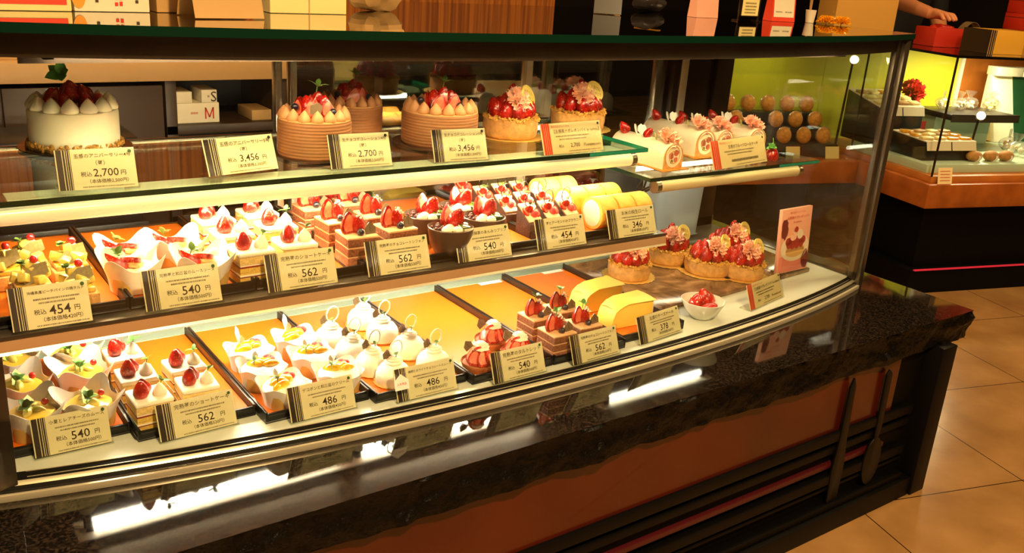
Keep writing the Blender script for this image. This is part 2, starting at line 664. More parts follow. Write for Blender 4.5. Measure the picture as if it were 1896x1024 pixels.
def K(key, fn):
    if key not in CACHE:
        CACHE[key] = fn()
    return CACHE[key]


def obj(name, me, parent=None, loc=(0, 0, 0), rot=(0, 0, 0), sc=1.0, label=None):
    o = bpy.data.objects.new(name, me)
    COL.objects.link(o)
    o.location = loc
    o.rotation_euler = rot
    o.scale = sc if isinstance(sc, tuple) else (sc, sc, sc)
    if parent:
        o.parent = parent
    if label:
        o['label'] = label
    return o


def thing(name, label, cat, loc=(0, 0, 0), rz=0.0, group=None, me=None, sc=1.0):
    o = obj(name, me, None, loc, (0, 0, rz), sc)
    o['label'] = label
    o['category'] = cat
    if group:
        o['group'] = group
    return o


def struct(name, me, loc=(0, 0, 0), rz=0.0):
    o = obj(name, me, None, loc, (0, 0, rz))
    o['kind'] = 'structure'
    return o


# ---------------------------------------------------------------- lettering
TXT = {}


def text_data(s):
    """verts, faces, width and height of a line of lettering with em height 1"""
    if s in TXT:
        return TXT[s]
    cu = bpy.data.curves.new('lettering', 'FONT')
    cu.body = s
    cu.size = 1.0
    cu.offset = 0.004
    cu.resolution_u = 2
    o = bpy.data.objects.new('lettering', cu)
    COL.objects.link(o)
    dg = bpy.context.evaluated_depsgraph_get()
    me = bpy.data.meshes.new_from_object(o.evaluated_get(dg))
    vs = [tuple(v.co) for v in me.vertices]
    fs = [tuple(p.vertices) for p in me.polygons]
    bpy.data.objects.remove(o)
    bpy.data.curves.remove(cu)
    bpy.data.meshes.remove(me)
    x0 = min(v[0] for v in vs)
    x1 = max(v[0] for v in vs)
    y0 = min(v[1] for v in vs)
    y1 = max(v[1] for v in vs)
    TXT[s] = ([(x - x0, y - y0, 0) for x, y, z in vs], fs, x1 - x0, y1 - y0)
    return TXT[s]


def put_text(b, s, cx, cy, h, maxw=None, z=0.0, mi=0, align='c', slant=0.0):
    """lettering of cap height h centred on (cx, cy) in the local xy plane"""
    vs, fs, w, hh = text_data(s)
    k = h / hh
    if maxw and w * k > maxw:
        k = maxw / w
    kx = k
    ox = {'c': cx - w * kx / 2, 'l': cx, 'r': cx - w * kx}[align]
    b.add([(ox + x * kx + slant * y * k, cy + (y - hh / 2) * k, z) for x, y, _ in vs], fs, mi)


# ---------------------------------------------------------------- small toppings (shared meshes)
def berry_prof(h, r):
    return [(0.0, 0.02 * h), (r * 0.55, 0.0), (r * 0.88, 0.10 * h), (r, 0.28 * h), (r * 0.92, 0.48 * h), (r * 0.70, 0.70 * h), (r * 0.40, 0.90 * h), (r * 0.16, 0.98 * h), (0.0, h)]


def me_berry():
    return K('berry', lambda: B().lathe(berry_prof(0.028, 0.0115), 14, fn=lambda a, r, z: (r * (1 + 0.05 * math.sin(2 * a + 90 * z)), z)).mesh('strawberry', 'strawberry_skin', 60))


def me_half():
    def f():
        b = B()
        pr = berry_prof(0.030, 0.0125)
        b.lathe(pr, 9, 0, a0=0, a1=pi)
        b.v = [(x, y * 0.9, z) for x, y, z in b.v]
        out = [(r, 0, z) for r, z in pr] + [(-r, 0, z) for r, z in reversed(pr[1:-1])]
        inn = [(x * 0.72, -0.0006, 0.015 + (z - 0.015) * 0.74) for x, _, z in out]
        k = len(out)
        b.add(out + inn, [(i, (i + 1) % k, k + (i + 1) % k, k + i) for i in range(k)], 0)
        b.add(inn, [tuple(range(k))], 1)
        return b.mesh('halved_strawberry', ['strawberry_skin', 'berry_flesh'], 50)
    return K('half', f)


def me_slice():
    def f():
        pr = berry_prof(0.030, 0.0115)
        poly = [(r, z) for r, z in pr] + [(-r, z) for r, z in reversed(pr[1:-1])]
        return B().prism(poly, -0.0018, 0.0018, 1, 0).mesh('strawberry_slice', ['strawberry_skin', 'berry_flesh'], 40)
    return K('slice', f)


def me_dollop(key, r, h, mat):
    pr = [(0.6, 0), (0.93, 0.06), (1.0, 0.2), (0.93, 0.38), (0.70, 0.60), (0.42, 0.78), (0.18, 0.92), (0.0, 1.0)]
    return K('dol' + key, lambda: B().lathe([(a * r, b * h) for a, b in pr], 14, fn=lambda a, q, z: (q * (1 + 0.03 * math.cos(5 * a + 3 * z / h)), z)).mesh('cream_dollop', mat, 60))


def me_swirl(key, r, h, mat):
    pr = [(0.7, 0), (1, 0.1), (0.98, 0.25), (0.78, 0.36), (0.84, 0.46), (0.80, 0.56), (0.55, 0.66), (0.58, 0.74), (0.4, 0.84), (0.0, 1.0)]
    return K('sw' + key, lambda: B().lathe([(a * r, b * h) for a, b in pr], 18, fn=lambda a, q, z: (q * (1 + 0.10 * math.cos(6 * a + 5 * z / h)), z)).mesh('cream_swirl', mat, 60))


def leaf_fn(L, w, bend, th, tilt, x=0, y=0, z=0):
    def fn(u, v):
        ww = w * math.sin(pi * min(1, max(0, 0.06 + 0.94 * v) ** 0.8)) * (1 - 0.15 * v) + 0.0002
        t = (u - 0.5) * 2
        r = L * v
        up = r * math.sin(tilt) - bend * v * v * L + abs(t) * ww * 0.25
        fw = r * math.cos(tilt)
        lx, ly = fw, t * ww
        return (x + lx * math.cos(th) - ly * math.sin(th), y + lx * math.sin(th) + ly * math.cos(th), z + up)
    return fn


def me_sprig(n=5, L=0.018, w=0.0055, key='a', mat='leaf'):
    def f():
        b = B()
        r = random.Random(n * 7 + len(key))
        for i in range(n):
            b.sheet(leaf_fn(L * r.uniform(.8, 1.15), w, 0.25, 2 * pi * i / n + r.uniform(-.3, .3), r.uniform(.35, 1.1), z=0.004), 3, 5, 0, 0.0004)
        b.tube([(0, 0, -0.004), (0, 0, 0.006)], 0.0008, 5)
        return b.mesh('herb_sprig', mat, 70)
    return K('sprig%s%d%.3f%s' % (key, n, L, mat), f)


def me_carnation(mat='carnation', R=0.018):
    def f():
        b = B()
        r = random.Random(5)
        for ring, (n, tilt, sz) in enumerate(((7, 0.15, 1.0), (7, 0.6, .95), (6, 1.0, .85), (5, 1.3, .75))):
            for i in range(n):
                th = 2 * pi * (i + ring * .5) / n
                ph = r.uniform(0, 6)

                def fn(u, v, th=th, tilt=tilt, sz=sz, ph=ph):
                    t = (u - .5) * 2
                    rr = R * sz * v
                    ww = R * 0.75 * v ** 0.7
                    wav = R * 0.16 * v * math.sin(t * 7 + ph)
                    ly = t * ww
                    fw = rr * math.cos(tilt) - wav * math.sin(tilt) * .6
                    up = rr * math.sin(tilt) + wav
                    fw *= 1 - 0.12 * math.cos(t * 11 + ph) * v
                    return (fw * math.cos(th) - ly * math.sin(th), fw * math.sin(th) + ly * math.cos(th), up)
                b.sheet(fn, 9, 4, 0, 0.0004)
        return b.mesh('carnation', mat, 60)
    return K('carn' + mat + str(R), f)


def me_plaque5(mat, s=0.010, key=''):
    """five-sided chocolate tag with a small ink mark, standing in the xz plane"""
    def f():
        poly = [(-s * .85, 0), (s * .85, 0), (s * .95, s * 1.05), (0, s * 1.9), (-s * .95, s * 1.05)]
        b = B().to(rx=pi / 2)
        b.prism(poly, -0.0009, 0.0009)
        b.box(-s * .1, -s * .02, s * .5, s * 1.2, .00095, .0012, 1)
        b.box(-s * .02, s * .35, s * .5, s * .58, .00095, .0012, 1)
        return b.mesh('chocolate_tag', [mat, 'ink'], 30)
    return K('pl5' + mat + str(s), f)


def me_tag4(mat, w, h, key=''):
    def f():
        poly = [(-w / 2, 0), (w / 2, h * .1), (w * .62, h * .75), (w * .2, h), (-w * .55, h * .7)]
        b = B().to(rx=pi / 2)
        b.prism(poly, -0.0008, 0.0008)
        return b.mesh('chocolate_tag', mat, 30)
    return K('tag4' + mat + '%.4f%.4f' % (w, h), f)


def me_message(key='o'):
    """oval yellow chocolate plaque with a written message, in the xz plane facing -y"""
    def f():
        a, c = 0.022, 0.0155
        poly = [(a * math.cos(2 * pi * i / 24), c * math.sin(2 * pi * i / 24)) for i in range(24)]
        b = B().to(rx=pi / 2)
        b.prism(poly, -0.0011, 0.0011)
        put_text(b, 'お母さん', 0, .0045, .006, .026, .0013, 1)
        put_text(b, 'ありがとう', 0, -.004, .006, .029, .0013, 1)
        return b.mesh('message_plaque', ['plaque_yellow', 'plaque_ink'], 30)
    return K('msg' + key, f)


def me_ring(R, r, mat):
    return K('ring%s%.4f' % (mat, R), lambda: B().tube([(R * math.cos(2 * pi * i / 28), 0, R * math.sin(2 * pi * i / 28)) for i in range(28)], r, 6, 0, True).mesh('chocolate_ring', mat, 60))


def me_ball(name, r, mat, squash=1.0):
    return K('ball%s%s%.4f%.2f' % (name, mat, r, squash), lambda: B().ball(r, r, r * squash, 12).mesh(name, mat, 60))


def me_crumbs(key, R, n, size, spread, mat, zmax=0.004, seed=3):
    """a loose ring of crumbs"""
    def f():
        b = B()
        r = random.Random(seed)
        for i in range(n):
            a = r.uniform(0, 2 * pi)
            q = R + r.uniform(-spread, spread)
            z = r.uniform(0, zmax)
            s = size * r.uniform(.5, 1.2)
            b.to(q * math.cos(a), q * math.sin(a), z, r.uniform(0, 3), r.uniform(0, 3), 0).box(-s, s, -s * .7, s * .7, -s * .5, s * .6)
        return b.mesh('crumble', mat, 30)
    return K('crumb' + key, f)


def me_doily(R, key=''):
    def f():
        b = B()
        n = 96
        b.lathe([(0.001, 0), (R * .9, 0), (R, 0.0012), (R * 1.01, 0.0022), (R * .9, 0.0009), (0.001, 0.0009)], n, 0, lambda a, r, z: (r * (1 + (0.018 * math.cos(24 * a) if r > R * .95 else 0)), z))
        return b.mesh('gold_doily', 'gold_foil', 40)
    return K('doily%.4f' % R, f)


# ---------------------------------------------------------------- the room
LX = Vector((math.cos(TILE_A), math.sin(TILE_A), 0))
LY = Vector((-math.sin(TILE_A), math.cos(TILE_A), 0))
CORNER = Vector((3.403, 1.882, 0))


def L(u, v, z=0.0):
    return CORNER + LX * u + LY * v + Vector((0, 0, z))


struct('floor', B().box(-4, 9, -4, 7, -0.1, 0).mesh('floor', 'floor_tile'))
struct('ceiling', B().box(-4, 9, -4, 7, 2.7, 2.8).mesh('ceiling', 'ceiling_paint'))
struct('wall_back', B().box(-4, 9, 5.2, 5.3, 0, 2.7).mesh('wall', 'wall_dark'))
struct('wall_left', B().box(-3.1, -3.0, -4, 5.2, 0, 2.7).mesh('wall', 'wall_dark'))
struct('wall_right', B().box(7.5, 7.6, -4, 5.2, 0, 2.7).mesh('wall', 'wall_dark'))
struct('wall_front', B().box(-4, 9, -3.1, -3.0, 0, 2.7).mesh('wall', 'wall_dark'))
struct('wall_kitchen', B().box(0.35, 2.55, 3.24, 3.32, 0, 2.7).mesh('wall', 'wood_wall'))

# ---------------------------------------------------------------- the show case
ZL = 0.468                        # top of the granite ledge
X0, X1 = 0.085, 2.015             # ends of the case
YB = 1.75                         # sliding doors at the back
ZT = 1.078                        # underside of the glass top


def arc(x):
    t = x - 1.05
    return (((0.0271 * t + 0.00429) * t + 0.08154) * t + 0.0001) * t + 1.1343


def arc_strip(pts, x0, x1, n=48, mi=0, b=None):
    """closed profile of (inward offset, z) swept along the bowed front"""
    b = b or B()
    k = len(pts)
    vs, fs = [], []
    for i in range(n + 1):
        x = x0 + (x1 - x0) * i / n
        vs += [(x, arc(x) + d, z) for d, z in pts]
    for i in range(n):
        for j in range(k):
            fs.append((i * k + j, (i + 1) * k + j, (i + 1) * k + (j + 1) % k, i * k + (j + 1) % k))
    fs.append(tuple(range(k)))
    fs.append(tuple(n * k + j for j in reversed(range(k))))
    return b.add(vs, fs, mi)


def strip_box(d0, d1, z0, z1, x0=X0, x1=X1, mi=0, b=None):
    return arc_strip([(d0, z0), (d1, z0), (d1, z1), (d0, z1)], x0, x1, mi=mi, b=b)


def arc_plate(x0, x1, d, yb, z0, z1, n=40, mi=0, b=None, side=None):
    poly = [(x0 + (x1 - x0) * i / n, arc(x0 + (x1 - x0) * i / n) + d) for i in range(n + 1)] + [(x1, yb), (x0, yb)]
    return (b or B()).prism(poly, z0, z1, mi, side)


case = thing('display_case', 'long bow-fronted glass pastry display case on a black granite plinth', 'display case', (0, 0, 0))

# granite ledge, polished on top, rough-hewn at the edge
b = B()
NX = 260
LEDX0, LEDX1, LEDY = -0.7, 2.147, 1.008


def rough(x, y, z, s=1.0):
    p = Vector((x * 9, y * 9, z * 26))
    return s * (0.010 * noise.noise(p) + 0.007 * noise.noise(p * 2.7) + 0.003 * noise.noise(p * 7))


rows = [0.468, 0.4675, 0.462, 0.452, 0.441, 0.430, 0.420, 0.410, 0.401, 0.394, 0.393]
vs, fs = [], []
for j, z in enumerate(rows):
    for i in range(NX + 1):
        x = LEDX0 + (LEDX1 - LEDX0) * i / NX
        o = 0 if j < 1 else (rough(x, 0, z) + 0.004 if 1 < j < 10 else 0.002)
        if j == 10:
            o = 0.02
        dz = 0.006 * noise.noise(Vector((x * 14, 3, 0))) if j in (8, 9) else 0
        vs.append((x, LEDY + o, z + dz))
w = NX + 1
for j in range(len(rows) - 1):
    for i in range(NX):
        fs.append((j * w + i, (j + 1) * w + i, (j + 1) * w + i + 1, j * w + i + 1))
b.add(vs, fs, 1)
NY = 80
vs, fs = [], []
for j, z in enumerate(rows):
    for i in range(NY + 1):
        y = LEDY + 0.9 * i / NY
        o = 0 if j < 1 or i == 0 else (rough(7, y, z) - 0.004 if 1 < j < 10 else -0.002)
        if i == 0 and 1 < j < 10:
            o = rough(7, y, z) - 0.004
        yy = y + (rough(LEDX1, 0, z) + 0.004 if (i == 0 and 1 < j < 10) else (0.002 if i == 0 and j in (1,) else 0))
        vs.append((LEDX1 + o, yy, z))
w = NY + 1
for j in range(len(rows) - 1):
    for i in range(NY):
        fs.append((j * w + i, (j + 1) * w + i, (j + 1) * w + i + 1, j * w + i + 1))
b.add(vs, fs, 1)
b.add([(LEDX0, LEDY, ZL), (LEDX1, LEDY, ZL), (LEDX1, LEDY + 0.9, ZL), (LEDX0, LEDY + 0.9, ZL)], [(0, 1, 2, 3)], 0)
b.add([(LEDX0, LEDY + 0.01, 0.395), (LEDX1 - 0.01, LEDY + 0.01, 0.395), (LEDX1 - 0.01, LEDY + 0.9, 0.395), (LEDX0, LEDY + 0.9, 0.395)], [(3, 2, 1, 0)], 1)
led = b.mesh('granite_ledge', ['granite_polished', 'granite_rough'], 50)
obj('granite_ledge', led, case, label='black granite ledge, polished on top and rough-hewn along its edge')

# base below the ledge
b = B().box(-0.7, 2.03, 1.035, 1.85, 0.0, 0.394)
obj('base_cabinet', b.mesh('base_cabinet', 'black_base'), case)
b = B().box(-0.7, 1.905, 1.028, 1.036, 0.25, 0.394)
obj('front_panel', b.mesh('front_panel', 'wine_panel'), case, label='dark reddish brown front panel under the ledge')
b = B()
for z0, z1, y0 in ((0.228, 0.252, 1.018), (0.196, 0.214, 1.022), (0.118, 0.142, 1.018), (0.100, 0.108, 1.022), (0.05, 0.068, 1.010)):
    b.box(-0.7, 1.99, y0, 1.036, z0, z1)
obj('panel_rail', b.mesh('panel_rail', 'panel_rail', bevel=0.002), case)
obj('accent_strip', B().box(-0.7, 1.90, 1.024, 1.036, 0.158, 0.170).mesh('accent_strip', 'panel_red_line', bevel=0.001), case, label='thin dark red accent strip')
obj('kick_plate', B().box(-0.7, 2.02, 1.000, 1.036, 0.0, 0.050).mesh('kick_plate', 'fern_black', bevel=0.001), case)
b = B().box(2.022, 2.082, 0.994, 1.05, 0, 0.396).box(2.022, 2.082, 1.05, 1.85, 0, 0.396)
obj('corner_post', b.mesh('corner_post', 'post_black', bevel=0.003), case)
# knife and spoon cut out of dark metal on the panel
b = B().to(0, 1.016, 0, rx=pi / 2)
b.prism([(1.700, 0.045), (1.716, 0.040), (1.736, 0.052), (1.738, 0.16), (1.728, 0.235), (1.722, 0.36), (1.712, 0.382), (1.702, 0.36), (1.702, 0.235), (1.694, 0.15)], -0.006, 0.0)
obj('knife_relief', b.mesh('knife_relief', 'relief_black', bevel=0.0015), case)
b = B().to(0, 1.016, 0, rx=pi / 2)
sp = [(1.852 + 0.034 * math.cos(t), 0.135 + 0.062 * math.sin(t)) for t in [pi * 0.58 + 2 * pi * 0.96 * i / 26 * 0.97 for i in range(27)]]
sp += [(1.864, 0.22), (1.860, 0.36), (1.848, 0.372), (1.838, 0.36), (1.842, 0.22)]
b.prism(sp, -0.006, 0.0)
obj('spoon_relief', b.mesh('spoon_relief', 'relief_black', bevel=0.0015), case)

# sill of the bowed glass: outer trim, gasket, bright strip, ridged inner strip
obj('outer_trim', strip_box(-0.001, 0.005, ZL, ZL + 0.0105, -0.25, X1 + 0.012).mesh('outer_trim', 'alu_bright', bevel=0.001), case, label='bright aluminium trim along the glass foot')
obj('gasket', arc_strip([(0.005, ZL), (0.013, ZL), (0.013, ZL + 0.0165), (0.010, ZL + 0.0160), (0.005, ZL + 0.0100)], X0, X1).mesh('gasket', 'rubber'), case)
obj('sill_strip', arc_strip([(0.011, ZL), (0.017, ZL), (0.017, ZL + 0.0215), (0.011, ZL + 0.0155)], X0, X1).mesh('sill_strip', 'alu_bright', bevel=0.0005), case)
b = arc_strip([(0.017, ZL), (0.030, ZL), (0.030, ZL + 0.027), (0.017, ZL + 0.0212)], X0, X1)
obj('inner_sill', b.mesh('inner_sill', 'rubber'), case)
b = B()
for d, z in ((0.0205, 0.0228), (0.0290, 0.0268)):
    arc_strip([(d, ZL + z - 0.001), (d + 0.0009, ZL + z - 0.001), (d + 0.0009, ZL + z + 0.0008), (d, ZL + z + 0.0008)], X0 + 0.05, X1 - 0.03, b=b)
obj('sill_ridge', b.mesh('sill_ridge', 'alu_bright'), case)

# glazing
obj('front_glass', strip_box(0.0055, 0.0095, ZL + 0.010, ZT).mesh('front_glass', 'pane_glass'), case, label='bowed clear front glass')
obj('side_glass', B().box(X1 - 0.012, X1 - 0.006, arc(X1) + 0.02, YB, ZL + 0.02, ZT).mesh('side_glass', 'pane_glass'), case)
obj('side_glass', B().box(X0 + 0.006, X0 + 0.012, arc(X0) + 0.02, YB, ZL + 0.02, ZT).mesh('side_glass', 'pane_glass'), case)
b = arc_plate(X0 - 0.2, X1 + 0.022, -0.006, YB + 0.05, ZT, ZT + 0.012, 60, 0, None, 1)
obj('glass_top', b.mesh('glass_top', ['top_glass', 'glass_edge'], bevel=0), case, label='dark reflecting glass top')
b = B().box(X1 - 0.010, X1 + 0.006, arc(X1) - 0.002, arc(X1) + 0.010, ZL, ZT).box(X1 - 0.022, X1 - 0.006, arc(X1) + 0.012, arc(X1) + 0.026, ZL, ZT)
obj('front_post', b.mesh('front_post', 'steel_dark', bevel=0.001), case)
b = B().box(X1 + 0.0, X1 + 0.014, arc(X1) + 0.011, arc(X1) + 0.026, ZL, ZT)
obj('front_post', b.mesh('front_post', 'bronze_frame', bevel=0.001), case)
obj('front_post', B().box(X0 - 0.01, X0 + 0.038, arc(X0) + 0.004, arc(X0) + 0.05, ZL, ZT).mesh('front_post', 'bronze_frame', bevel=0.001), case)
b = B().box(X1 - 0.016, X1, arc(X1) + 0.03, YB, ZL, ZL + 0.018).box(X1 - 0.016, X1, arc(X1) + 0.03, YB, ZL + 0.020, ZL + 0.024)
obj('side_sill', b.mesh('side_sill', 'steel_dark'), case)
# light hood below the glass top
obj('light_hood', strip_box(0.022, 0.115, ZT - 0.031, ZT - 0.001, X0, X1 - 0.02).mesh('light_hood', 'hood_dark', bevel=0.002), case, label='dark lamp hood under the glass top')
b = B().box(X0, X1 - 0.02, YB - 0.10, YB + 0.03, ZT - 0.010, ZT - 0.001)
obj('rear_header', b.mesh('rear_header', 'hood_dark'), case)


def lamp(name, x0, x1, y, z, mat, refl=0.05):
    """fluorescent lamp: white reflector with a tube hanging below it"""
    f = obj('lamp_reflector', B().profile_x([(y - refl / 2, z), (y + refl / 2, z), (y + refl / 3, z + 0.010), (y - refl / 3, z + 0.010)], x0, x1).mesh('lamp_reflector', 'lamp_white'), case)
    n = max(1, round((x1 - x0) / 0.6))
    for i in range(n):
        a, c = x0 + (x1 - x0) * i / n + 0.02, x0 + (x1 - x0) * (i + 1) / n - 0.02
        obj('lamp_tube', B().tube([(a, y, z - 0.011), (c, y, z - 0.011)], 0.007, 12).mesh('lamp_tube', mat), f)
        for q in (a, c):
            obj('lamp_clip', B().box(q - 0.006, q + 0.006, y - 0.009, y + 0.009, z - 0.019, z).mesh('lamp_clip', 'rubber'), f)


lamp('hood', 0.2, 1.9, arc(1.05) + 0.165, ZT - 0.022, 'tube_top', 0.04)
obj('added_tube_shield', B().box(0.19, 1.91, arc(1.05) + 0.19, arc(1.05) + 0.194, ZT - 0.050, ZT - 0.001).mesh('added_tube_shield', 'hood_dark'), case)  # unseen strip, added to keep the hood tube's reflection off the rear doors

# top glass shelf with its front rail and lamp
ZS, YS0, YS1, XS1 = 0.862, 1.282, 1.60, 1.268
b = B().box(X0 + 0.02, XS1, YS0 + 0.001, YS1, ZS - 0.008, ZS, 0)
sh = obj('upper_shelf', b.mesh('upper_shelf', 'shelf_glass'), case, label='upper glass shelf with green edge')
obj('shelf_edge', B().box(X0 + 0.02, XS1, YS0, YS0 + 0.0015, ZS - 0.0078, ZS - 0.0002).mesh('shelf_edge', 'glass_edge'), sh)
obj('shelf_edge', B().box(1.12, XS1, YS0 - 0.0006, YS0 + 0.0004, ZS - 0.0070, ZS - 0.0010).mesh('shelf_edge', 'glass_edge_glint'), sh)  # painted glint over the end of the front edge
obj('shelf_edge', B().box(XS1 - 0.0002, XS1 + 0.001, YS0, YS1, ZS - 0.0078, ZS - 0.0002).mesh('shelf_edge', 'glass_edge_glint'), sh)
def lamp_cover(z, x0, x1, mat, par):
    pts = [(YS0 + 0.013 + 0.0125 * math.cos(a), z - 0.0225 + 0.0125 * math.sin(a)) for a in [2 * pi * i / 20 for i in range(20)]]
    o = obj('lamp_cover', B().profile_x(pts, x0, x1).mesh('lamp_cover', mat, 60), par, label='cream tubular lamp cover under the shelf edge')
    b = B()
    for q in (x0, x1):
        b = B().profile_x([(YS0 + 0.013 + 0.0135 * math.cos(a), z - 0.0225 + 0.0135 * math.sin(a)) for a in [2 * pi * i / 20 for i in range(20)]], q - 0.006, q + 0.006)
        obj('lamp_cap', b.mesh('lamp_cap', 'steel', 60), o)
    return o


lamp_cover(ZS, X0 + 0.03, XS1 - 0.03, 'lamp_cover', sh)
obj('shelf_bar', B().tube([(X0 + 0.02, YS1 + 0.004, ZS - 0.002), (XS1, YS1 + 0.004, ZS - 0.002)], 0.006, 10).mesh('shelf_bar', 'steel'), sh)
lamp('upper', 0.16, 1.24, YS0 + 0.062, ZS - 0.0195, 'tube_mid', 0.06)

# small side shelf, a little lower
ZS2, XA, XB = 0.800, 1.285, 1.822
sh2 = obj('side_shelf', B().box(XA, XB, YS0 + 0.001, YS1, ZS2 - 0.008, ZS2).mesh('side_shelf', 'shelf_glass'), case, label='lower glass side shelf at the end of the case')
obj('shelf_edge', B().box(XA, XB, YS0, YS0 + 0.0015, ZS2 - 0.0078, ZS2 - 0.0002).mesh('shelf_edge', 'glass_edge'), sh2)
obj('shelf_edge', B().box(1.68, XB, YS0 - 0.0006, YS0 + 0.0004, ZS2 - 0.0070, ZS2 - 0.0010).mesh('shelf_edge', 'glass_edge_glint'), sh2)  # glint painted on the outer stretch of this edge
obj('shelf_edge', B().box(XA - 0.001, XA + 0.0002, YS0, YS1, ZS2 - 0.0078, ZS2 - 0.0002).mesh('shelf_edge', 'glass_edge'), sh2)
lamp_cover(ZS2, XA + 0.03, XB - 0.06, 'lamp_cover_off', sh2)
b = B()
for k in range(3):
    b.tube([(XA + 0.012 + .012 * k, YS0 + 0.035, ZS2 - 0.012), (XA + 0.004 + .02 * k, YS0 + 0.04, ZS2 - 0.03), (XA + 0.02 + .02 * k, YS0 + 0.05, ZS2 - 0.042), (XA + 0.06 + .02 * k, YS0 + 0.06, ZS2 - 0.036), (XA + 0.08, YS0 + 0.07, ZS2 - 0.02)], 0.0022, 6)
obj('lamp_cable', b.mesh('lamp_cable', 'cable'), sh2)
lamp('side', 1.42, 1.80, YS0 + 0.22, ZS2 - 0.030, 'tube_side', 0.05)

# middle shelf with bronze front rail; its lamp hangs from the underside
ZM, YM0, YM1, XM1 = 0.717, 1.19, 1.60, 1.25
mid = obj('middle_shelf', B().box(X0 + 0.02, XM1, YM0, YM1, ZM - 0.012, ZM).mesh('middle_shelf', 'steel_dark', bevel=0.001), case, label='metal middle shelf carrying seven trays')
obj('shelf_rail', B().profile_x([(YM0 - 0.001, ZM - 0.006), (YM0 - 0.004, ZM - 0.019), (YM0 + 0.004, ZM - 0.021), (YM0 + 0.006, ZM - 0.006)], X0 + 0.02, XM1).mesh('shelf_rail', 'copper_rail', 30), mid)
obj('rail_lip', B().profile_x([(YM0 - 0.003, ZM - 0.018), (YM0 - 0.0058, ZM - 0.0225), (YM0 + 0.003, ZM - 0.0235), (YM0 + 0.003, ZM - 0.018)], X0 + 0.02, XM1).mesh('rail_lip', 'alu_bright', 30), mid)
lamp('middle', 0.22, 1.21, 1.452, ZM - 0.024, 'tube_deck', 0.06)

# lit deck and the step behind the trays
ZD = 0.495
obj('deck', arc_plate(X0 + 0.01, X1 - 0.02, 0.0305, 1.615, ZD - 0.02, ZD).mesh('deck', 'deck_white'), case, label='pale deck under the lower trays')
obj('rear_step', B().box(X0 + 0.01, X1 - 0.02, 1.615, 1.628, ZD - 0.02, ZD + 0.011).mesh('rear_step', 'riser_mint'), case)
b = B()
for k in range(4):
    b.box(X0 + 0.01 + k * 0.477, X0 + 0.01 + k * 0.477 + 0.474, 1.629, YB - 0.02, ZD - 0.02, ZD + 0.009)
obj('rear_deck', b.mesh('rear_deck', 'deck_grey'), case)

# sliding doors at the back
obj('rear_track', B().box(X0, X1 - 0.01, YB - 0.02, YB + 0.03, ZL, ZD + 0.035).mesh('rear_track', 'steel', bevel=0.002), case)


def stile(x0, x1, y0, y1, mat='steel', par=None):
    o = obj('door_stile', B().box(x0, x1, y0, y1, ZD + 0.035, ZT - 0.010).mesh('door_stile', mat, bevel=0.001), par)
    return o


for (xa, xb, yy, st) in ((X0 + 0.01, 0.714, YB + 0.012, ((X0 + 0.01, X0 + 0.05, 'steel'), (0.700, 0.714, 'steel'))),
                         (0.724, 1.40, YB - 0.004, ((0.724, 0.738, 'steel'), (1.300, 1.318, 'alu_bright'))),
                         (1.33, 1.80, YB + 0.012, ((1.330, 1.352, 'steel'), (1.372, 1.392, 'alu_bright'), (1.735, 1.765, 'steel')))):
    if xa < 0.5:                                   # this door stands open
        for s0, s1, mt in st:
            stile(s0, s1, yy - 0.010, yy + 0.010, mt, case)
        continue
    d = obj('sliding_door', B().box(xa, xb, yy - 0.002, yy + 0.002, ZD + 0.035, ZT - 0.010).mesh('sliding_door', 'rear_glass'), case, label='sliding glass door at the back')
    for s0, s1, mt in st:
        stile(s0, s1, yy - 0.010, yy + 0.010, mt, d)
obj('rear_post', B().box(1.80, 1.826, YB - 0.02, YB + 0.02, ZD, ZT).mesh('rear_post', 'alu_bright', bevel=0.001), case)
b = B().box(1.775, 1.797, YB - 0.02, YB + 0.02, ZD, ZT).box(1.83, 1.93, YB - 0.01, YB + 0.015, ZD, ZT).box(1.935, 2.0, YB - 0.02, YB + 0.02, ZD, ZT)
obj('rear_post', b.mesh('rear_post', 'bronze_frame', bevel=0.001), case)

# ---------------------------------------------------------------- trays
ZTM, ZTD = ZM + 0.006, ZD + 0.006       # tray floors


def tray(x0, x1, y0, y1, z, label, group, notch=False):
    t = thing('display_tray', label, 'tray', ((x0 + x1) / 2, (y0 + y1) / 2, z), 0, group)
    hx, hy = (x1 - x0) / 2, (y1 - y0) / 2
    b = B().box(-hx, hx, -hy, hy, 0, 0.005)
    b.box(-hx, -hx + 0.004, -hy, hy, 0.005, 0.019).box(hx - 0.004, hx, -hy, hy, 0.005, 0.019).box(-hx + 0.004, hx - 0.004, -hy, -hy + 0.004, 0.005, 0.016)
    obj('tray_body', b.mesh('tray_body', 'tray_black', bevel=0.0006), t)
    obj('liner', B().box(-hx + 0.005, hx - 0.005, -hy + 0.006, hy - 0.002, 0.0052, 0.0062).mesh('liner', 'tray_liner'), t, label='shiny orange liner')
    if notch:
        obj('liner_notch', B().box(hx - .07, hx - .012, hy - .016, hy - .002, .0063, .0067).mesh('liner_notch', 'white_paper'), t, label='white cut-out at the back of the liner')
    return t


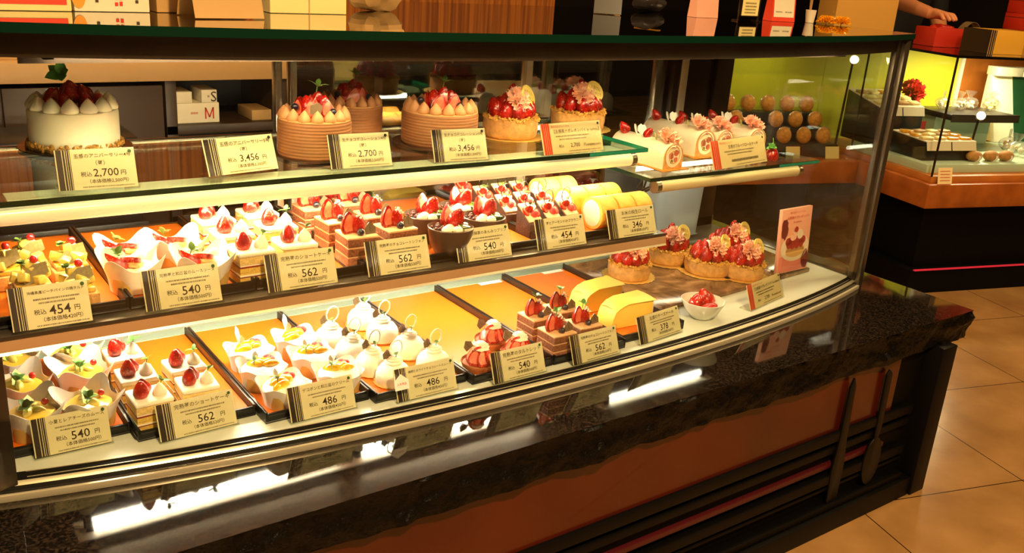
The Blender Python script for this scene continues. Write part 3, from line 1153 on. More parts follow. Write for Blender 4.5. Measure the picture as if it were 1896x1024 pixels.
UP = ['pineapple tarts', 'strawberry cream cups', 'strawberry shortcakes', 'chocolate chiffon squares', 'brown bowls', 'brownies', 'sponge rolls']
LO = ['cheese mousse in paper cups', 'strawberry shortcakes', 'orange citrus cups', 'white dome mousses', 'strawberry tartlets', 'chocolate chiffon squares', 'wrapped cheesecake wedges']
MX = [0.103 + 0.174 * k for k in range(7)] + [XM1 - 0.006]
for k in range(7):
    tray(MX[k] + 0.001, MX[k + 1] - 0.001, 1.214, 1.570, ZM + 0.0005, 'black tray lined in orange under the %s on the middle shelf' % UP[k], 'trays on the middle shelf')
DX = [0.105 + 0.178 * k for k in range(8)]
for k in range(7):
    xm = (DX[k] + DX[k + 1]) / 2
    tray(DX[k] + 0.001, DX[k + 1] - 0.001, (1.287, 1.254, 1.219, 1.201, 1.185, 1.184, 1.202)[k], 1.60, ZD + 0.0005, 'black tray lined in orange under the %s on the lit deck' % LO[k], 'trays on the deck', k > 4)
LIN_M, LIN_D = ZM + 0.0072, ZD + 0.0072


# ---------------------------------------------------------------- price cards
def seg_dashes(b, cx, cy, w, h, z, mi, seed):
    """a line of print too small to read"""
    r = random.Random(seed)
    x = cx - w / 2
    while x < cx + w / 2 - 0.001:
        s = r.uniform(0.0005, 0.0011)
        b.add([(x, cy - h / 2, z), (x + s, cy - h / 2, z), (x + s, cy + h / 2, z), (x, cy + h / 2, z)], [(0, 1, 2, 3)], mi)
        x += s + r.uniform(0.0006, 0.0011)


CARD_GROUP = 'price cards in the show case'


def card(pa, pb, title, price, base, label, sub=None, red=False, lean=0.36, extra=None, h=0.056, lines=2, dot='dot_green', foot=0.03):
    """a printed card in a clear holder; pa, pb = its lower corners"""
    pa, pb = Vector(pa), Vector(pb)
    d = pb - pa
    w = d.length
    t = thing('price_card', label, 'price card', (pa + pb) / 2, math.atan2(d.y, d.x), CARD_GROUP)
    rx = pi / 2 - lean
    bd = B().box(-w / 2, w / 2, 0.002, h, -0.0006, 0)
    obj('card_panel', bd.mesh('card_panel', 'card_paper_red' if red else 'card_paper'), t, (0, 0, 0), (rx, 0, 0))
    b = B()
    if red:
        for x0, x1 in ((0.02, 0.055), (0.062, 0.085), (0.092, 0.115), (0.12, 0.15)):
            b.box(-w / 2 + w * x0 * .95, -w / 2 + w * x1 * .95, 0.002, h, 0.0001, 0.0003)
    else:
        for x0, x1 in ((0.015, 0.085), (0.095, 0.12), (0.130, 0.145), (0.152, 0.172), (0.18, 0.188)):
            b.box(-w / 2 + w * x0, -w / 2 + w * x1, 0.002, h, 0.0001, 0.0003)
    obj('stripe_band', b.mesh('stripe_band', 'stripe_red' if red else 'stripe_brown'), t, (0, 0, 0), (rx, 0, 0))
    cx = w * 0.09
    b = B()
    z = 0.0004
    if red:
        put_text(b, '母の日のアントルメ', -w * .33, h * .89, h * .075, w * .4, z, 1, 'l')
        put_text(b, title, cx, h * .74, h * .13, w * .76, z, 0)
        for i in range(2):
            seg_dashes(b, cx - w * .08, h * (.58 - .1 * i), w * (.56 - .1 * i), h * .04, z, 0, i + len(title))
        if price:
            put_text(b, '税込', -w * .2, h * .27, h * .10, None, z)
            put_text(b, price, cx - w * .06, h * .27, h * .15, w * .3, z)
            put_text(b, '円', cx + w * .10, h * .26, h * .10, None, z)
            put_text(b, '（本体価格%s円）' % sub, cx + w * .25, h * .25, h * .08, w * .25, z)
        else:
            seg_dashes(b, cx, h * .25, w * .5, h * .09, z, 0, 9)
        seg_dashes(b, cx + w * .1, h * .10, w * .55, h * .03, z, 0, 5)
    else:
        put_text(b, title, cx, h * .84, h * .14, w * .72, z, 0)
        if extra:
            put_text(b, extra, cx - w * .04, h * .66, h * .12, None, z)
        else:
            for i in range(lines):
                seg_dashes(b, cx, h * (.68 - .085 * i), w * (.58 - .12 * i), h * .038, z, 0, i + len(title))
        put_text(b, '税込', -w * .14, h * .40, h * .12, None, z)
        put_text(b, price, cx + w * .02, h * .41, h * .215, w * .36, z)
        put_text(b, '円', cx + w * .24, h * .40, h * .12, None, z)
        put_text(b, '（本体価格%s円）' % sub, cx + w * .05, h * .22, h * .11, w * .5, z)
        seg_dashes(b, cx + w * .04, h * .09, w * .66, h * .028, z, 0, 5)
    obj('card_lettering', b.mesh('card_lettering', ['ink', 'red_ink']), t, (0, 0, 0), (rx, 0, 0))
    obj('corner_dot', B().to(w / 2 - 0.006, h - 0.005, 0.0003).lathe([(0.0025, 0), (0.0025, 0.0003)], 12).mesh('corner_dot', 'dot_dark' if red else dot), t, (0, 0, 0), (rx, 0, 0))
    s, c = math.sin(lean), math.cos(lean)
    b = B()
    b.profile_x([(-0.0025, 0.0), (-0.0025 + 0.058 * s * h / .056, 0.058 * c * h / .056), (-0.001 + 0.058 * s * h / .056, 0.058 * c * h / .056 + .0005), (0.0, 0.0012), (foot, 0.0012), (foot, 0.0)], -w / 2 - 0.002, w / 2 + 0.002)
    bm_ = b.mesh('card_holder', 'acrylic')
    o = obj('card_holder', bm_, t, (0, -0.0006, 0), label='clear acrylic holder')
    return t


# ---------------------------------------------------------------- berries and toppings as children
def kid(name, me, t, x, y, z, rx=0, ry=0, rz=0, sc=1.0):
    return obj(name, me, t, (x, y, z), (rx, ry, rz), sc)


def berry(t, x, y, z, rz=0, tilt=0.0, sc=1.0):
    return kid('strawberry', me_berry(), t, x, y, z, tilt, 0, rz, sc)


def half(t, x, y, z, rx=0, ry=0, rz=0, sc=1.0):
    return kid('halved_strawberry', me_half(), t, x, y, z, rx, ry, rz, sc)


def slc(t, x, y, z, rx=0, ry=0, rz=0, sc=1.0):
    return kid('strawberry_slice', me_slice(), t, x, y, z, rx, ry, rz, sc)


# ---------------------------------------------------------------- whole cakes of the upper shelf
def cake_body(r, h, mat, key):
    pr = [(r * .985, 0), (r, 0.004), (r * 1.0, h * .5), (r * 1.005, h - 0.006), (r * .985, h - 0.001), (r * .9, h), (0.0, h)]
    return K('body' + key, lambda: B().lathe(pr, 64).mesh('cake_body', mat, 50))


def round_cake(P, rz, label, r, h, choc, nd, board=0.0, crumbs=False, seed=1, plaque=False, group=None):
    t = thing('decorated_cake', label, 'cake', P, rz, group)
    z0 = 0.0
    if board:
        obj('cake_board', K('board%.3f%s' % (board, choc), lambda: B().lathe([(board * .93, 0), (board, .002), (board, .004), (board * .93, .0035), (0, .0035)], 64).mesh('cake_board', 'brown_board' if choc else 'dark_board', 40)), t)
        z0 = 0.0038
    obj('cake_body', cake_body(r, h, 'choc_comb' if choc else 'cream_cake', '%s%.3f%.3f' % (choc, r, h)), t, (0, 0, z0))
    zt = z0 + h
    if choc:
        obj('icing_top', K('icing%.3f' % r, lambda: B().lathe([(r * .985, 0), (r * .98, .0015), (0, .002)], 48).mesh('icing_top', 'choc_frost', 60)), t, (0, 0, zt - 0.0005))
    dr = r * .82
    ds = 2 * pi * dr / nd / 2 * 1.02
    dm = me_dollop('%s%.4f' % (choc, ds), ds, ds * 1.95 if choc else ds * 1.75, 'choc_dollop' if choc else 'cream')
    for i in range(nd):
        a = 2 * pi * i / nd
        kid('cream_dollop', dm, t, dr * math.cos(a), dr * math.sin(a), zt - 0.001, 0, 0, i)
    rr = random.Random(seed)
    n1 = 7
    q = r * .50
    for i in range(n1):
        a = 2 * pi * i / n1 + .3
        if i % 2 or choc:
            half(t, q * math.cos(a), q * math.sin(a), zt + 0.002, -.25, rr.uniform(-.3, .3), a + pi / 2 + rr.uniform(-.4, .4), 1.1)
        else:
            berry(t, q * math.cos(a), q * math.sin(a), zt, a, .25, 1.05)
    for i in range(5):
        a = 2 * pi * i / 5 + .9
        q2 = r * .24
        (half if i % 2 else berry)(t, q2 * math.cos(a), q2 * math.sin(a), zt + 0.009, *((-.3, .2, a + pi / 2) if i % 2 else (a, .2)), 1.05)
    berry(t, .004, .004, zt + 0.016, 0, .35, 1.05)
    for i in range(3):
        a = 2 * pi * i / 3 - 1.2
        kid('blueberry' if choc else 'raspberry', me_ball('blueberry', 0.0062, 'blueberry') if choc else me_ball('raspberry', 0.008, 'raspberry', 1.1), t, r * .58 * math.cos(a), r * .58 * math.sin(a), zt + 0.013 + .003 * i)
    kid('herb_sprig', me_sprig(5, 0.020, 0.006, 'a') if not choc else me_sprig(4, 0.02, 0.004, 'b', 'herb'), t, -.004, -.012, zt + 0.048, .2 if choc else 1.05, .1, 1.0, 1.1 if choc else 1.5)
    if plaque:
        kid('chocolate_tag', me_tag4('plaque_grey', .018, .020), t, -r * .42, -r * .62, zt + .012, -.2, .2, -.2)
    if crumbs:
        for k_ in range(1):
            obj('crumble', me_crumbs('cake', r + .001, 420, .0028, .003, 'crumble', .010), t, (0, 0, z0))
    return t


ZC = ZS
p = at(140, 240, ZC + .035)
WC = Vector((0.298, 1.585, ZC))
round_cake(WC, -1.35, 'white cream cake with a crumb foot and strawberry crown on the upper shelf', .0665, .060, False, 13, .084, True, 2)
round_cake(Vector((.630, 1.412, ZC)), .2, 'cocoa cream cake with a chocolate tag, nearest the glass on the upper shelf', .060, .060, True, 15, 0.063, False, 3, True)
round_cake(Vector((.755, 1.535, ZC)), .5, 'cocoa cream cake half hidden behind another one on the upper shelf', .058, .060, True, 15, 0.061, False, 4)
round_cake(Vector((.888, 1.440, ZC)), .1, 'cocoa cream cake on a wide brown board, beside the berry tarts', .0700, .058, True, 16, .086, False, 5)


def berry_tart(P, rz, label, r, h, group, plaque=True, flower=True, seed=1, small=False):
    t = thing('strawberry_tart', label, 'tart', P, rz, group)
    obj('gold_doily', me_doily(r * 1.24), t, (0, 0, 0))
    obj('tart_shell', K('shell%.3f%.3f' % (r, h), lambda: B().lathe([(r * .90, .001), (r * .96, .004), (r * 1.0, h * .5), (r * .99, h), (r * .9, h), (r * .86, h * .8), (0, h * .8)], 56, 0, lambda a, q, z: (q * (1 + .006 * math.sin(19 * a) + .004 * math.sin(41 * a)), z)).mesh('tart_shell', 'pastry', 50)), t)
    obj('crumble', me_crumbs('tart%.3f' % r, r * .86, 460, .0024, r * .16, 'crumble', .008), t, (0, 0, h - .003))
    rr = random.Random(seed)
    n = 9
    for i in range(n):
        a = 2 * pi * i / n + .2
        q = r * .63
        berry(t, q * math.cos(a), q * math.sin(a), h + .001, a * 3, rr.uniform(-.15, .15), 1.28)
    for i in range(5):
        a = 2 * pi * i / 5 + .5
        q = r * .30
        berry(t, q * math.cos(a), q * math.sin(a), h + .012, a * 2, 0, 1.2)
    obj('cream_heart', K('ch', lambda: B().ball(.018, .018, .014, 12).mesh('cream_heart', 'cream')), t, (0, 0, h + .034))
    for i in range(5):
        a = 2 * pi * i / 5 + 1.0
        slc(t, r * .30 * math.cos(a), r * .30 * math.sin(a), h + .030, -.50, 0, a + pi / 2, 1.1)
    berry(t, 0, .003, h + .044, 0, .3, .8)
    if flower:
        kid('carnation', me_carnation(), t, -r * .15, -r * .42, h + .036, .95, 0, .2, 1.3)
    if plaque:
        kid('message_plaque', me_message(), t, r * .38, -r * .42, h + .044, -.35, .3, .35, 1.3)
    else:
        slc(t, 0, -r * .4, h + .03, -.6, 0, .05, 1.2)
    return t


TG = 'strawberry tarts on gold doilies'
berry_tart(Vector((1.064, 1.462, ZC)), 0.1, 'strawberry tart on gold doily between the cocoa cake and the red striped card, upper shelf', .054, .038, TG, True, True, 1)
berry_tart(Vector((1.262, 1.495, ZC)), -.15, 'strawberry tart with oval message plaque behind the red striped card, upper shelf', .057, .038, TG, True, True, 2)


# fruit rolls of the side shelf
def fruit_roll(P, rz, label, ln, r, group, board=True, seed=1):
    """roll along local -y; the cut face looks towards -y"""
    t = thing('fruit_roll_cake', label, 'roll cake', P, rz, group)
    if board:
        b = B().box(-r * 1.25, r * 1.25, -ln / 2 - .014, ln / 2 + .006, 0, .002)
        obj('cake_board', b.mesh('cake_board', 'gold_board', bevel=.0006), t)

    def prof(k):
        return [(-r * k, .002), (-r * k * 1.0, r * .9)] + [(r * k * math.cos(pi - pi * i / 12), r * .9 + r * k * .9 * math.sin(pi - pi * i / 12)) for i in range(1, 12)] + [(r * k, r * .9), (r * k, .002)]
    b = B().to(0, ln / 2, 0, rx=pi / 2)
    b.prism(prof(1), 0, ln)
    obj('cream_coat', K('coat%.3f%.3f' % (ln, r), lambda: b.mesh('cream_coat', 'cream_cake', 40, .0015)), t)

    def face():
        b = B().to(0, -ln / 2, 0, rx=pi / 2)
        b.prism(prof(.94), 0, .0008, 0)
        pts = [(r * .76 * math.cos(2 * pi * i / 24), r * .92 + r * .76 * math.sin(2 * pi * i / 24)) for i in range(24)]
        b.prism(pts, .0008, .0012, 1)
        rr = random.Random(4)
        for cx_, cy_, q, mi in ((-.28, .95, .26, 2), (.22, 1.12, .24, 2), (.20, .66, .22, 2), (-.18, .55, .14, 3)):
            b.prism([(r * (cx_ + q * rr.uniform(.75, 1.1) * math.cos(2 * pi * i / 12)), r * (cy_ + q * rr.uniform(.75, 1.1) * math.sin(2 * pi * i / 12))) for i in range(12)], .0012, .0018, mi)
        b.tube([(r * (.30 + .022 * i) * math.cos(i * .42 + 1), r * .92 + r * (.30 + .022 * i) * math.sin(i * .42 + 1), .0014) for i in range(20)], .0011, 5, 0)
        return b.mesh('cut_face', ['pastry', 'cream', 'fig_flesh', 'herb'], 30)
    obj('cut_face', K('face%.3f%.3f' % (ln, r), face), t)
    zt = r * 1.8
    kid('carnation', me_carnation(), t, r * .1, -ln * .36, zt + .002, .55, 0, .5, 1.35)
    berry(t, -r * .1, ln * .02, zt - .002, 0, .6, .9)
    berry(t, -r * .2, ln * .36, zt - .002, 1, -.6, 1.0)
    for k_, (x, y, a) in enumerate(((-.001, ln * .20, .5), (.006, ln * .17, -.5))):
        kid('chocolate_petal', K('petal', lambda: B().to(rx=pi / 2).prism([(0, 0), (.008, .006), (.009, .015), (.004, .021), (0, .019), (-.004, .021), (-.009, .015), (-.008, .006)], -.0008, .0008).mesh('chocolate_petal', 'plaque_white', bevel=.0005)), t, x, y, zt - .002, -.35, .2, a, 1.1)
    kid('herb_sprig', me_sprig(6, .012, .003, 'c', 'herb'), t, r * .3, ln * .02, zt + .002, .4, 0, 0)
    kid('chocolate_tag', me_tag4('plaque_lime', .012, .014), t, -r * .2, -ln * .2, zt - .001, -.4, 0, .6)
    return t


FR = 'fruit roll cakes on the side shelf'
fruit_roll(Vector((1.385, 1.405, ZS2)), .05, 'white fruit roll cake nearest the glass on the side shelf, cut face towards the glass', .155, .031, FR)
fruit_roll(Vector((1.560, 1.485, ZS2)), .02, 'longest and tallest white fruit roll cake, in the middle of the side shelf', .17, .034, FR)
fruit_roll(Vector((1.655, 1.50, ZS2)), .0, 'white fruit roll cake squeezed between two others behind the red card', .15, .029, FR)
fruit_roll(Vector((1.745, 1.485, ZS2)), -.03, 'white fruit roll cake at the outer end of the side shelf, beside the single strawberry', .16, .030, FR)

t = thing('strawberry', 'single large strawberry lying beside the red card on the side shelf', 'strawberry', at(1434, 300, ZS2) + Vector((0, .01, 0)), .5)
obj('fruit', K('bigberry', lambda: B().to(rx=0).lathe(berry_prof(.034, .0155), 20).mesh('fruit', 'strawberry_skin', 60)), t, (0, 0, 0.0), (0, 0, 0))
kid('berry_leaf', me_sprig(6, .016, .005, 'd'), t, -.009, 0, .03, 0, -.8, 0)
b = B().tube([(0, 0, .034), (.014, .003, .04), (.03, .008, .047)], .0009, 6)
obj('stalk', b.mesh('stalk', 'herb'), t)


# ---------------------------------------------------------------- pieces of the middle shelf and the deck
def spread(pts, z, h, dy=0.0):
    """pixel of each piece's top -> its place on a tray floor at height z"""
    out = []
    for px, py in pts:
        q = at(px, py, z + h)
        out.append(Vector((q.x + dy * q.x / q.y, q.y + dy, z)))
    return out


def layers_mesh(key, s, d, hs, mats):
    """square slice of stacked layers"""
    def f():
        b = B()
        z = 0
        names = []
        rr = random.Random(3)
        for i, (h, m) in enumerate(zip(hs, mats)):
            if m not in names:
                names.append(m)
            o = .0006 if i % 2 else 0
            b.box(-s / 2 + o, s / 2 - o, -d / 2 + o, d / 2 - o, z, z + h, names.index(m))
            z += h
        return b.mesh('sponge_layers', names, 30)
    return K(key, f)


def base_sheet(t, s, d):
    obj('cake_film', K('film%.3f' % s, lambda: B().box(-s / 2 - .004, s / 2 + .004, -d / 2 - .004, d / 2 + .004, 0, .0012).mesh('cake_film', 'dark_board')), t)


def shortcake(P, rz, label, group, seed=0):
    t = thing('strawberry_shortcake', label, 'cake slice', P, rz, group)
    s = .054
    base_sheet(t, s, s)
    obj('sponge_layers', layers_mesh('short', s, s, (.0105, .002, .0025, .0105, .002, .0025, .0105), ('sponge', 'jam', 'cream', 'sponge', 'jam', 'cream', 'pale_sponge')), t, (0, 0, .0012))
    obj('cream_top', K('stop', lambda: B().box(-s / 2 - .0008, s / 2 + .0008, -s / 2 - .0008, s / 2 + .0008, 0, .0075).mesh('cream_top', 'cream', 40, .0028, 3)), t, (0, 0, .0417))
    zt = .0490
    berry(t, -.013, -.004, zt - .001, seed, .1, 1.0)
    half(t, -.001, .012, zt - .001, -.2, .2, 2.6 + .3 * (seed % 3), .82)
    kid('cream_dollop', me_dollop('sc', .0105, .021, 'cream'), t, .013, -.008, zt - .001)
    kid('herb_sprig', me_sprig(3, .013, .004, 'e'), t, .015, -.008, zt + .018, .2, .2, seed, 1.0)
    return t


def chiffon(P, rz, label, group, seed=0, sprig=False):
    t = thing('chocolate_chiffon_square', label, 'cake slice', P, rz, group)
    s = .052
    base_sheet(t, s, s)
    obj('sponge_layers', layers_mesh('chif', s, s, (.0135, .0028, .0120, .0028, .0120), ('choc_mousse', 'choc_cream', 'choc_sponge', 'choc_cream', 'choc_sponge')), t, (0, 0, .0012))
    obj('cocoa_cream_top', K('ctop', lambda: B().box(-s / 2 - .0006, s / 2 + .0006, -s / 2 - .0006, s / 2 + .0006, 0, .0035).mesh('cocoa_cream_top', 'choc_cream', 40, .0012)), t, (0, 0, .0443))
    zt = .0476
    half(t, -.013, -.002, zt - .001, -.1, 0, 0.25, 1.2)
    half(t, .004, .006, zt - .001, -.2, .1, 3.0, 1.0)
    kid('crumble', K('nuts', lambda: me_crumbs('nut', .003, 14, .0016, .005, 'plaque_white', .008)), t, .005, .001, zt + .022)
    kid('blueberry', me_ball('blueberry', 0.0062, 'blueberry'), t, -.001, -.016, zt + .005)
    kid('chocolate_tag', me_plaque5('plaque_grey', .0105), t, .017, -.014, zt - .001, -.25, .0, .15)
    if sprig:
        kid('herb_sprig', me_sprig(4, .015, .0045, 'f'), t, .001, .008, zt + .030, .1, .1, seed)
    return t


def me_papercup(R, h, peak, npk, key, flare=1.35):
    """thin square liner: low along its sides, four corners standing up and out"""
    def f():
        b = B()

        def fn(u, v):
            a = 2 * pi * u
            pk = (0.5 + .5 * math.cos(npk * a)) ** 1.5
            hh = h * v + peak * pk * max(0, v - .35) / .65
            w_ = .0016 * math.sin(7 * a + 2) * v
            r = R * (.84 + .12 * v) + (flare - 1) * R * pk * max(0, v - .3) ** 1.2 + .003 * (1 - pk) * v * v + w_
            return (r * math.cos(a), r * math.sin(a), .001 + hh)
        b.sheet(fn, 56, 6, 0, .0005)
        return b.mesh('paper_liner', 'white_paper', 40)
    return K('pcup' + key, f)


def me_cupbase(R, h, key='', mat='cup_paper'):
    return K('cupb%.3f%s' % (R, mat), lambda: B().lathe([(R * .84, 0), (R * .93, h), (0, h)], 36, 0, lambda a, r, z: (r * (1 + .08 * math.cos(4 * a)), z)).mesh('cup', mat, 40))


def cream_cup(P, rz, label, group, seed=0):
    t = thing('strawberry_cream_cup', label, 'cup cake', P, rz, group)
    R = .037
    obj('cup', me_cupbase(R, .024), t)
    obj('paper_liner', me_papercup(R * .97, .034, .020, 4, 'muslin', 1.7), t)
    obj('cream_filling', K('mfill', lambda: B().lathe([(R * .84, 0), (R * .78, .010), (R * .4, .014), (0, .015)], 24).mesh('cream_filling', 'cream')), t, (0, 0, .0235))
    z = .038
    obj('sponge_biscuit', K('bisc', lambda: B().to(0, 0, 0, .1, .2, .5).ball(.021, .012, .006, 14).mesh('sponge_biscuit', 'pastry')), t, (-.004, -.006, z))
    half(t, -.012, -.004, z, -1.0, .4, .6, 1.2)
    half(t, .004, .008, z + .002, -1.2, -.3, 2.4, 1.2)
    obj('cream_ribbon', K('ribb', lambda: B().tube([(-.016, -.008, 0), (-.006, -.012, .005), (.006, -.011, .005), (.016, -.006, .001), (.02, .002, -.003)], [.003, .0052, .006, .005, .002], 10).mesh('cream_ribbon', 'mousse_white', 60)), t, (0, -.002, z + .006))
    slc(t, .006, -.002, z + .004, -1.2, .5, .3, 1.1)
    kid('herb_sprig', me_sprig(4, .016, .005, 'g', 'herb'), t, -.014, .012, z + .012, .2, -.3, seed)
    return t


def cheese_mousse(P, rz, label, group, seed=0):
    t = thing('cheese_mousse_cup', label, 'mousse cup', P, rz, group)
    R = .038
    obj('cup', me_cupbase(R, .025), t)
    obj('paper_liner', me_papercup(R * .98, .036, .020, 4, 'cheese', 1.75), t)
    obj('citrus_jelly', K('cjel', lambda: B().lathe([(R * .86, 0), (R * .82, .008), (R * .45, .011), (0, .012)], 24, 0, lambda a, r, z: (r, z + .002 * math.sin(3 * a) * r / R)).mesh('citrus_jelly', 'custard')), t, (0, 0, .0255))
    z = .035
    rr = random.Random(seed)
    for i in range(4):
        a = i * 1.6 + seed
        kid('citrus_wedge', K('cw', lambda: B().ball(.010, .006, .006, 10, 0, .2, 200).mesh('citrus_wedge', 'pineapple')), t, .012 * math.cos(a), .012 * math.sin(a), z + .002, 0, .3, a)
    kid('chocolate_tag', me_tag4('plaque_lime', .028, .017, 'm'), t, .003, -.001, z + .003, -.75, -.35, .25)
    kid('currant', me_ball('currant', .0052, 'currant'), t, .017, -.012, z + .007)
    kid('herb_sprig', me_sprig(5, .018, .0058, 'h'), t, -.017, -.004, z + .010, .1, -.2, seed)
    kid('cream_shard', me_tag4('plaque_white', .014, .014, 's'), t, .012, .012, z, -.3, 0, .8)
    return t


def citrus_cup(P, rz, label, group, seed=0, flags=False):
    t = thing('citrus_cream_cup', label, 'cream cup', P, rz, group)
    R = .0385
    obj('cup', me_cupbase(R, .020), t)
    obj('paper_liner', me_papercup(R * .98, .031, .009, 4, 'citrus', 1.35), t)
    obj('cream_filling', K('dfill', lambda: B().lathe([(R * .88, 0), (R * .90, .010), (R * .7, .017), (R * .3, .019), (0, .019)], 24).mesh('cream_filling', 'mousse_white')), t, (0, 0, .0185))
    z = .0365

    def seg():
        b = B()
        for i in range(5):
            a = -.9 + .5 * i
            b.to(.014 * math.cos(a) - .006, .012 * math.sin(a), .001 * (i % 2), .3, .2, a).ball(.012, .0062, .0062, 10, 0, .12, 150)
        return b.mesh('citrus_segments', 'citrus', 60)
    obj('citrus_segments', K('cseg', seg), t, (-.002, -.003, z), (0, 0, .4 + .5 * (seed % 3)), 1.35)
    ras = kid('raspberry', me_ball('raspberry', .0062, 'raspberry'), t, .016, -.006, z + .004)
    kid('raspberry', me_ball('raspberry', .0058, 'raspberry'), t, .019, .003, z + .003)
    kid('currant', me_ball('currant', .0045, 'currant'), t, .022, -.006, z + .002)
    kid('chocolate_tag', me_tag4('plaque_olive', .022, .012, 'd'), t, .004, .012, z + .004, -.6, -.3, .3)
    if flags:
        kid('paper_flag', me_tag4('white_paper', .022, .030, 'f'), t, .012, .022, .036, -.3, .2, .2)
    else:
        kid('herb_sprig', me_sprig(3, .012, .003, 'i', 'herb'), t, -.016, .006, z + .008, 0, 0, seed)
    return t


def pine_tart(P, rz, label, group, seed=0):
    t = thing('pineapple_tart', label, 'tart slice', P, rz, group)
    s = .050

    def base():
        b = B().box(-s / 2, s / 2, -s / 2, s / 2, 0, .020, 0)
        b.box(-s / 2 + .004, s / 2 - .004, -s / 2 + .004, s / 2 - .004, .02, .027, 1)
        return b.mesh('tart_base', ['pastry', 'custard'], 30, .002)
    obj('tart_base', K('pbase', base), t)
    rr = random.Random(seed + 4)
    chunk = K('chunk', lambda: B().box(-.009, .009, -.006, .006, -.006, .006).mesh('pineapple_chunk', 'pineapple', 40, .0022))
    for i in range(6):
        a = i * 1.1 + seed
        q = .015 if i < 5 else 0
        kid('pineapple_chunk', chunk, t, q * math.cos(a), q * math.sin(a), .032 + (.004 if i % 2 else 0) + (.01 if i == 5 else 0), rr.uniform(-.5, .5), rr.uniform(-.5, .5), a)
    kid('cream_dollop', me_dollop('pt', .010, .014, 'cream'), t, .008, .008, .038)
    kid('chocolate_tag', me_tag4('plaque_olive', .036, .021, 'p'), t, .006, -.015, .031, -.45, -.45, .15)
    kid('currant', me_ball('currant', .0055, 'currant'), t, .006, .0, .056)
    kid('herb_sprig', me_sprig(6, .010, .004, 'j', 'herb'), t, -.010, -.002, .048, 0, 0, seed)
    return t


def bowl_dessert(P, rz, label, group, seed=0):
    t = thing('pudding_bowl', label, 'dessert bowl', P, rz, group)
    obj('bowl', K('bbowl', lambda: B().lathe([(.020, 0), (.025, .002), (.033, .015), (.037, .034), (.0385, .0455), (.037, .0465), (.0355, .043), (.033, .037), (0, .037)], 40).mesh('bowl', 'bowl_brown', 50)), t)
    z = .041
    half(t, .004, .008, z, -.5, .3, .3, 1.35)
    half(t, .010, .010, z + .002, -.4, -.2, 2.9, 1.25)
    for x, y in ((-.014, -.013), (.003, -.019), (-.004, -.004)):
        kid('rice_dumpling', me_ball('rice_dumpling', .0092, 'dumpling', .85), t, x, y, z + .002)
    for x, y, a in ((.018, -.012, .3), (.022, .0, -.3)):
        kid('green_jelly', K('jel', lambda: B().box(-.009, .009, -.007, .007, -.006, .006).mesh('green_jelly', 'matcha', 40, .0012)), t, x, y, z + .002, .2, .1, a)

    def beans():
        b = B()
        r = random.Random(2)
        for i in range(22):
            a, q = r.uniform(0, 6.28), .011 * math.sqrt(r.random())
            b.to(q * math.cos(a), q * math.sin(a), r.uniform(0, .006), r.random() * 3, r.random() * 3, 0).ball(.0034, .0024, .0022, 8)
        return b.mesh('red_beans', 'red_bean', 60)
    o = obj('red_beans', K('beans', beans), t, (-.018, .010, z))
    return t


def brownie(P, rz, label, group, seed=0):
    t = thing('brownie_bar', label, 'brownie', P, rz, group)
    sx, sy, h = .030, .046, .050
    obj('brownie_block', K('brn', lambda: B().profile_x([(-sy / 2, 0), (sy / 2, 0), (sy / 2, h), (-sy / 2 + .006, h * .55), (-sy / 2, h * .5)], -sx / 2, sx / 2).mesh('brownie_block', 'brownie', 30, .0015)), t)
    obj('pink_glaze', K('brg', lambda: B().profile_x([(-sy / 2 + .005, h * .545), (sy / 2 - .001, h), (sy / 2 - .001, h + .003), (-sy / 2 + .004, h * .545 + .003)], -sx / 2 + .0006, sx / 2 - .0006).mesh('pink_glaze', 'blush_glaze', 30, .0008)), t)
    tl = math.atan2(h * .455, sy - .006)
    zz = lambda y: h * .545 + (y + sy / 2 - .005) * math.tan(tl) + .003
    for i, (x, y, rz_) in enumerate(((-.006, -.006, .5), (.006, -.010, -.5), (0, .006, 2.6))):
        half(t, x, y, zz(y), -.9, 0, rz_, .62)
    kid('raspberry', me_ball('raspberry', .0068, 'raspberry', 1.1), t, .003, -.008, zz(-.008) + .004)
    for i in range(3):
        kid('almond_flake', K('alm', lambda: B().ball(.006, .0035, .0012, 8).mesh('almond_flake', 'plaque_white')), t, -.008 + .008 * i, .011 - .004 * (i % 2), zz(.008) + .003, .8, 0, i)
    kid('herb_sprig', me_sprig(3, .009, .0035, 'k', 'herb'), t, .002, .006, zz(.006) + .006, 0, 0, seed)
    kid('chocolate_ring', me_ring(.0135, .0009, 'dark_choc'), t, .006, .014, zz(.014) + .012, 0, 0, .3)
    return t


def roll_slice(P, rz, label, group, ln=.040, r=.031):
    """slice of sponge roll lying with its axis along x"""
    t = thing('sponge_roll_slice', label, 'roll cake slice', P, rz, group)

    def f():
        b = B().to(-ln / 2, 0, r, ry=pi / 2)
        b.lathe([(r * .99, 0), (r, .002), (r, ln - .002), (r * .99, ln)], 40, 0, lambda a, q, z: (q * (1 - .02 * math.cos(2 * a)), z))
        return b.mesh('sponge_coat', 'roll_skin', 40)
    obj('sponge_coat', K('rsl%.3f' % ln, f), t)

    def g():
        b = B().to(-ln / 2 - .0012, 0, r, ry=pi / 2)
        b.lathe([(r * .80, 0), (r * .80, .0015), (0, .0015)], 32, 0)
        b.tube([(0.0, r * .12 * (1 + i * .11) * math.cos(i * .5), r * .12 * (1 + i * .11) * math.sin(i * .5)) for i in range(26)], 0, 4)
        return b.mesh('cream_centre', ['cream'], 40)

    def g2():
        b = B().to(-ln / 2 - .0012, 0, r, ry=pi / 2)
        b.lathe([(0, -.0008), (r * .45, -.0005), (r * .80, 0.0006), (r * .80, .0015)], 32, 0)
        return b.mesh('cream_centre', ['cream'], 40)
    obj('cream_centre', K('rcn%.3f' % ln, g2), t, label='white cream centre of the roll')
    return t


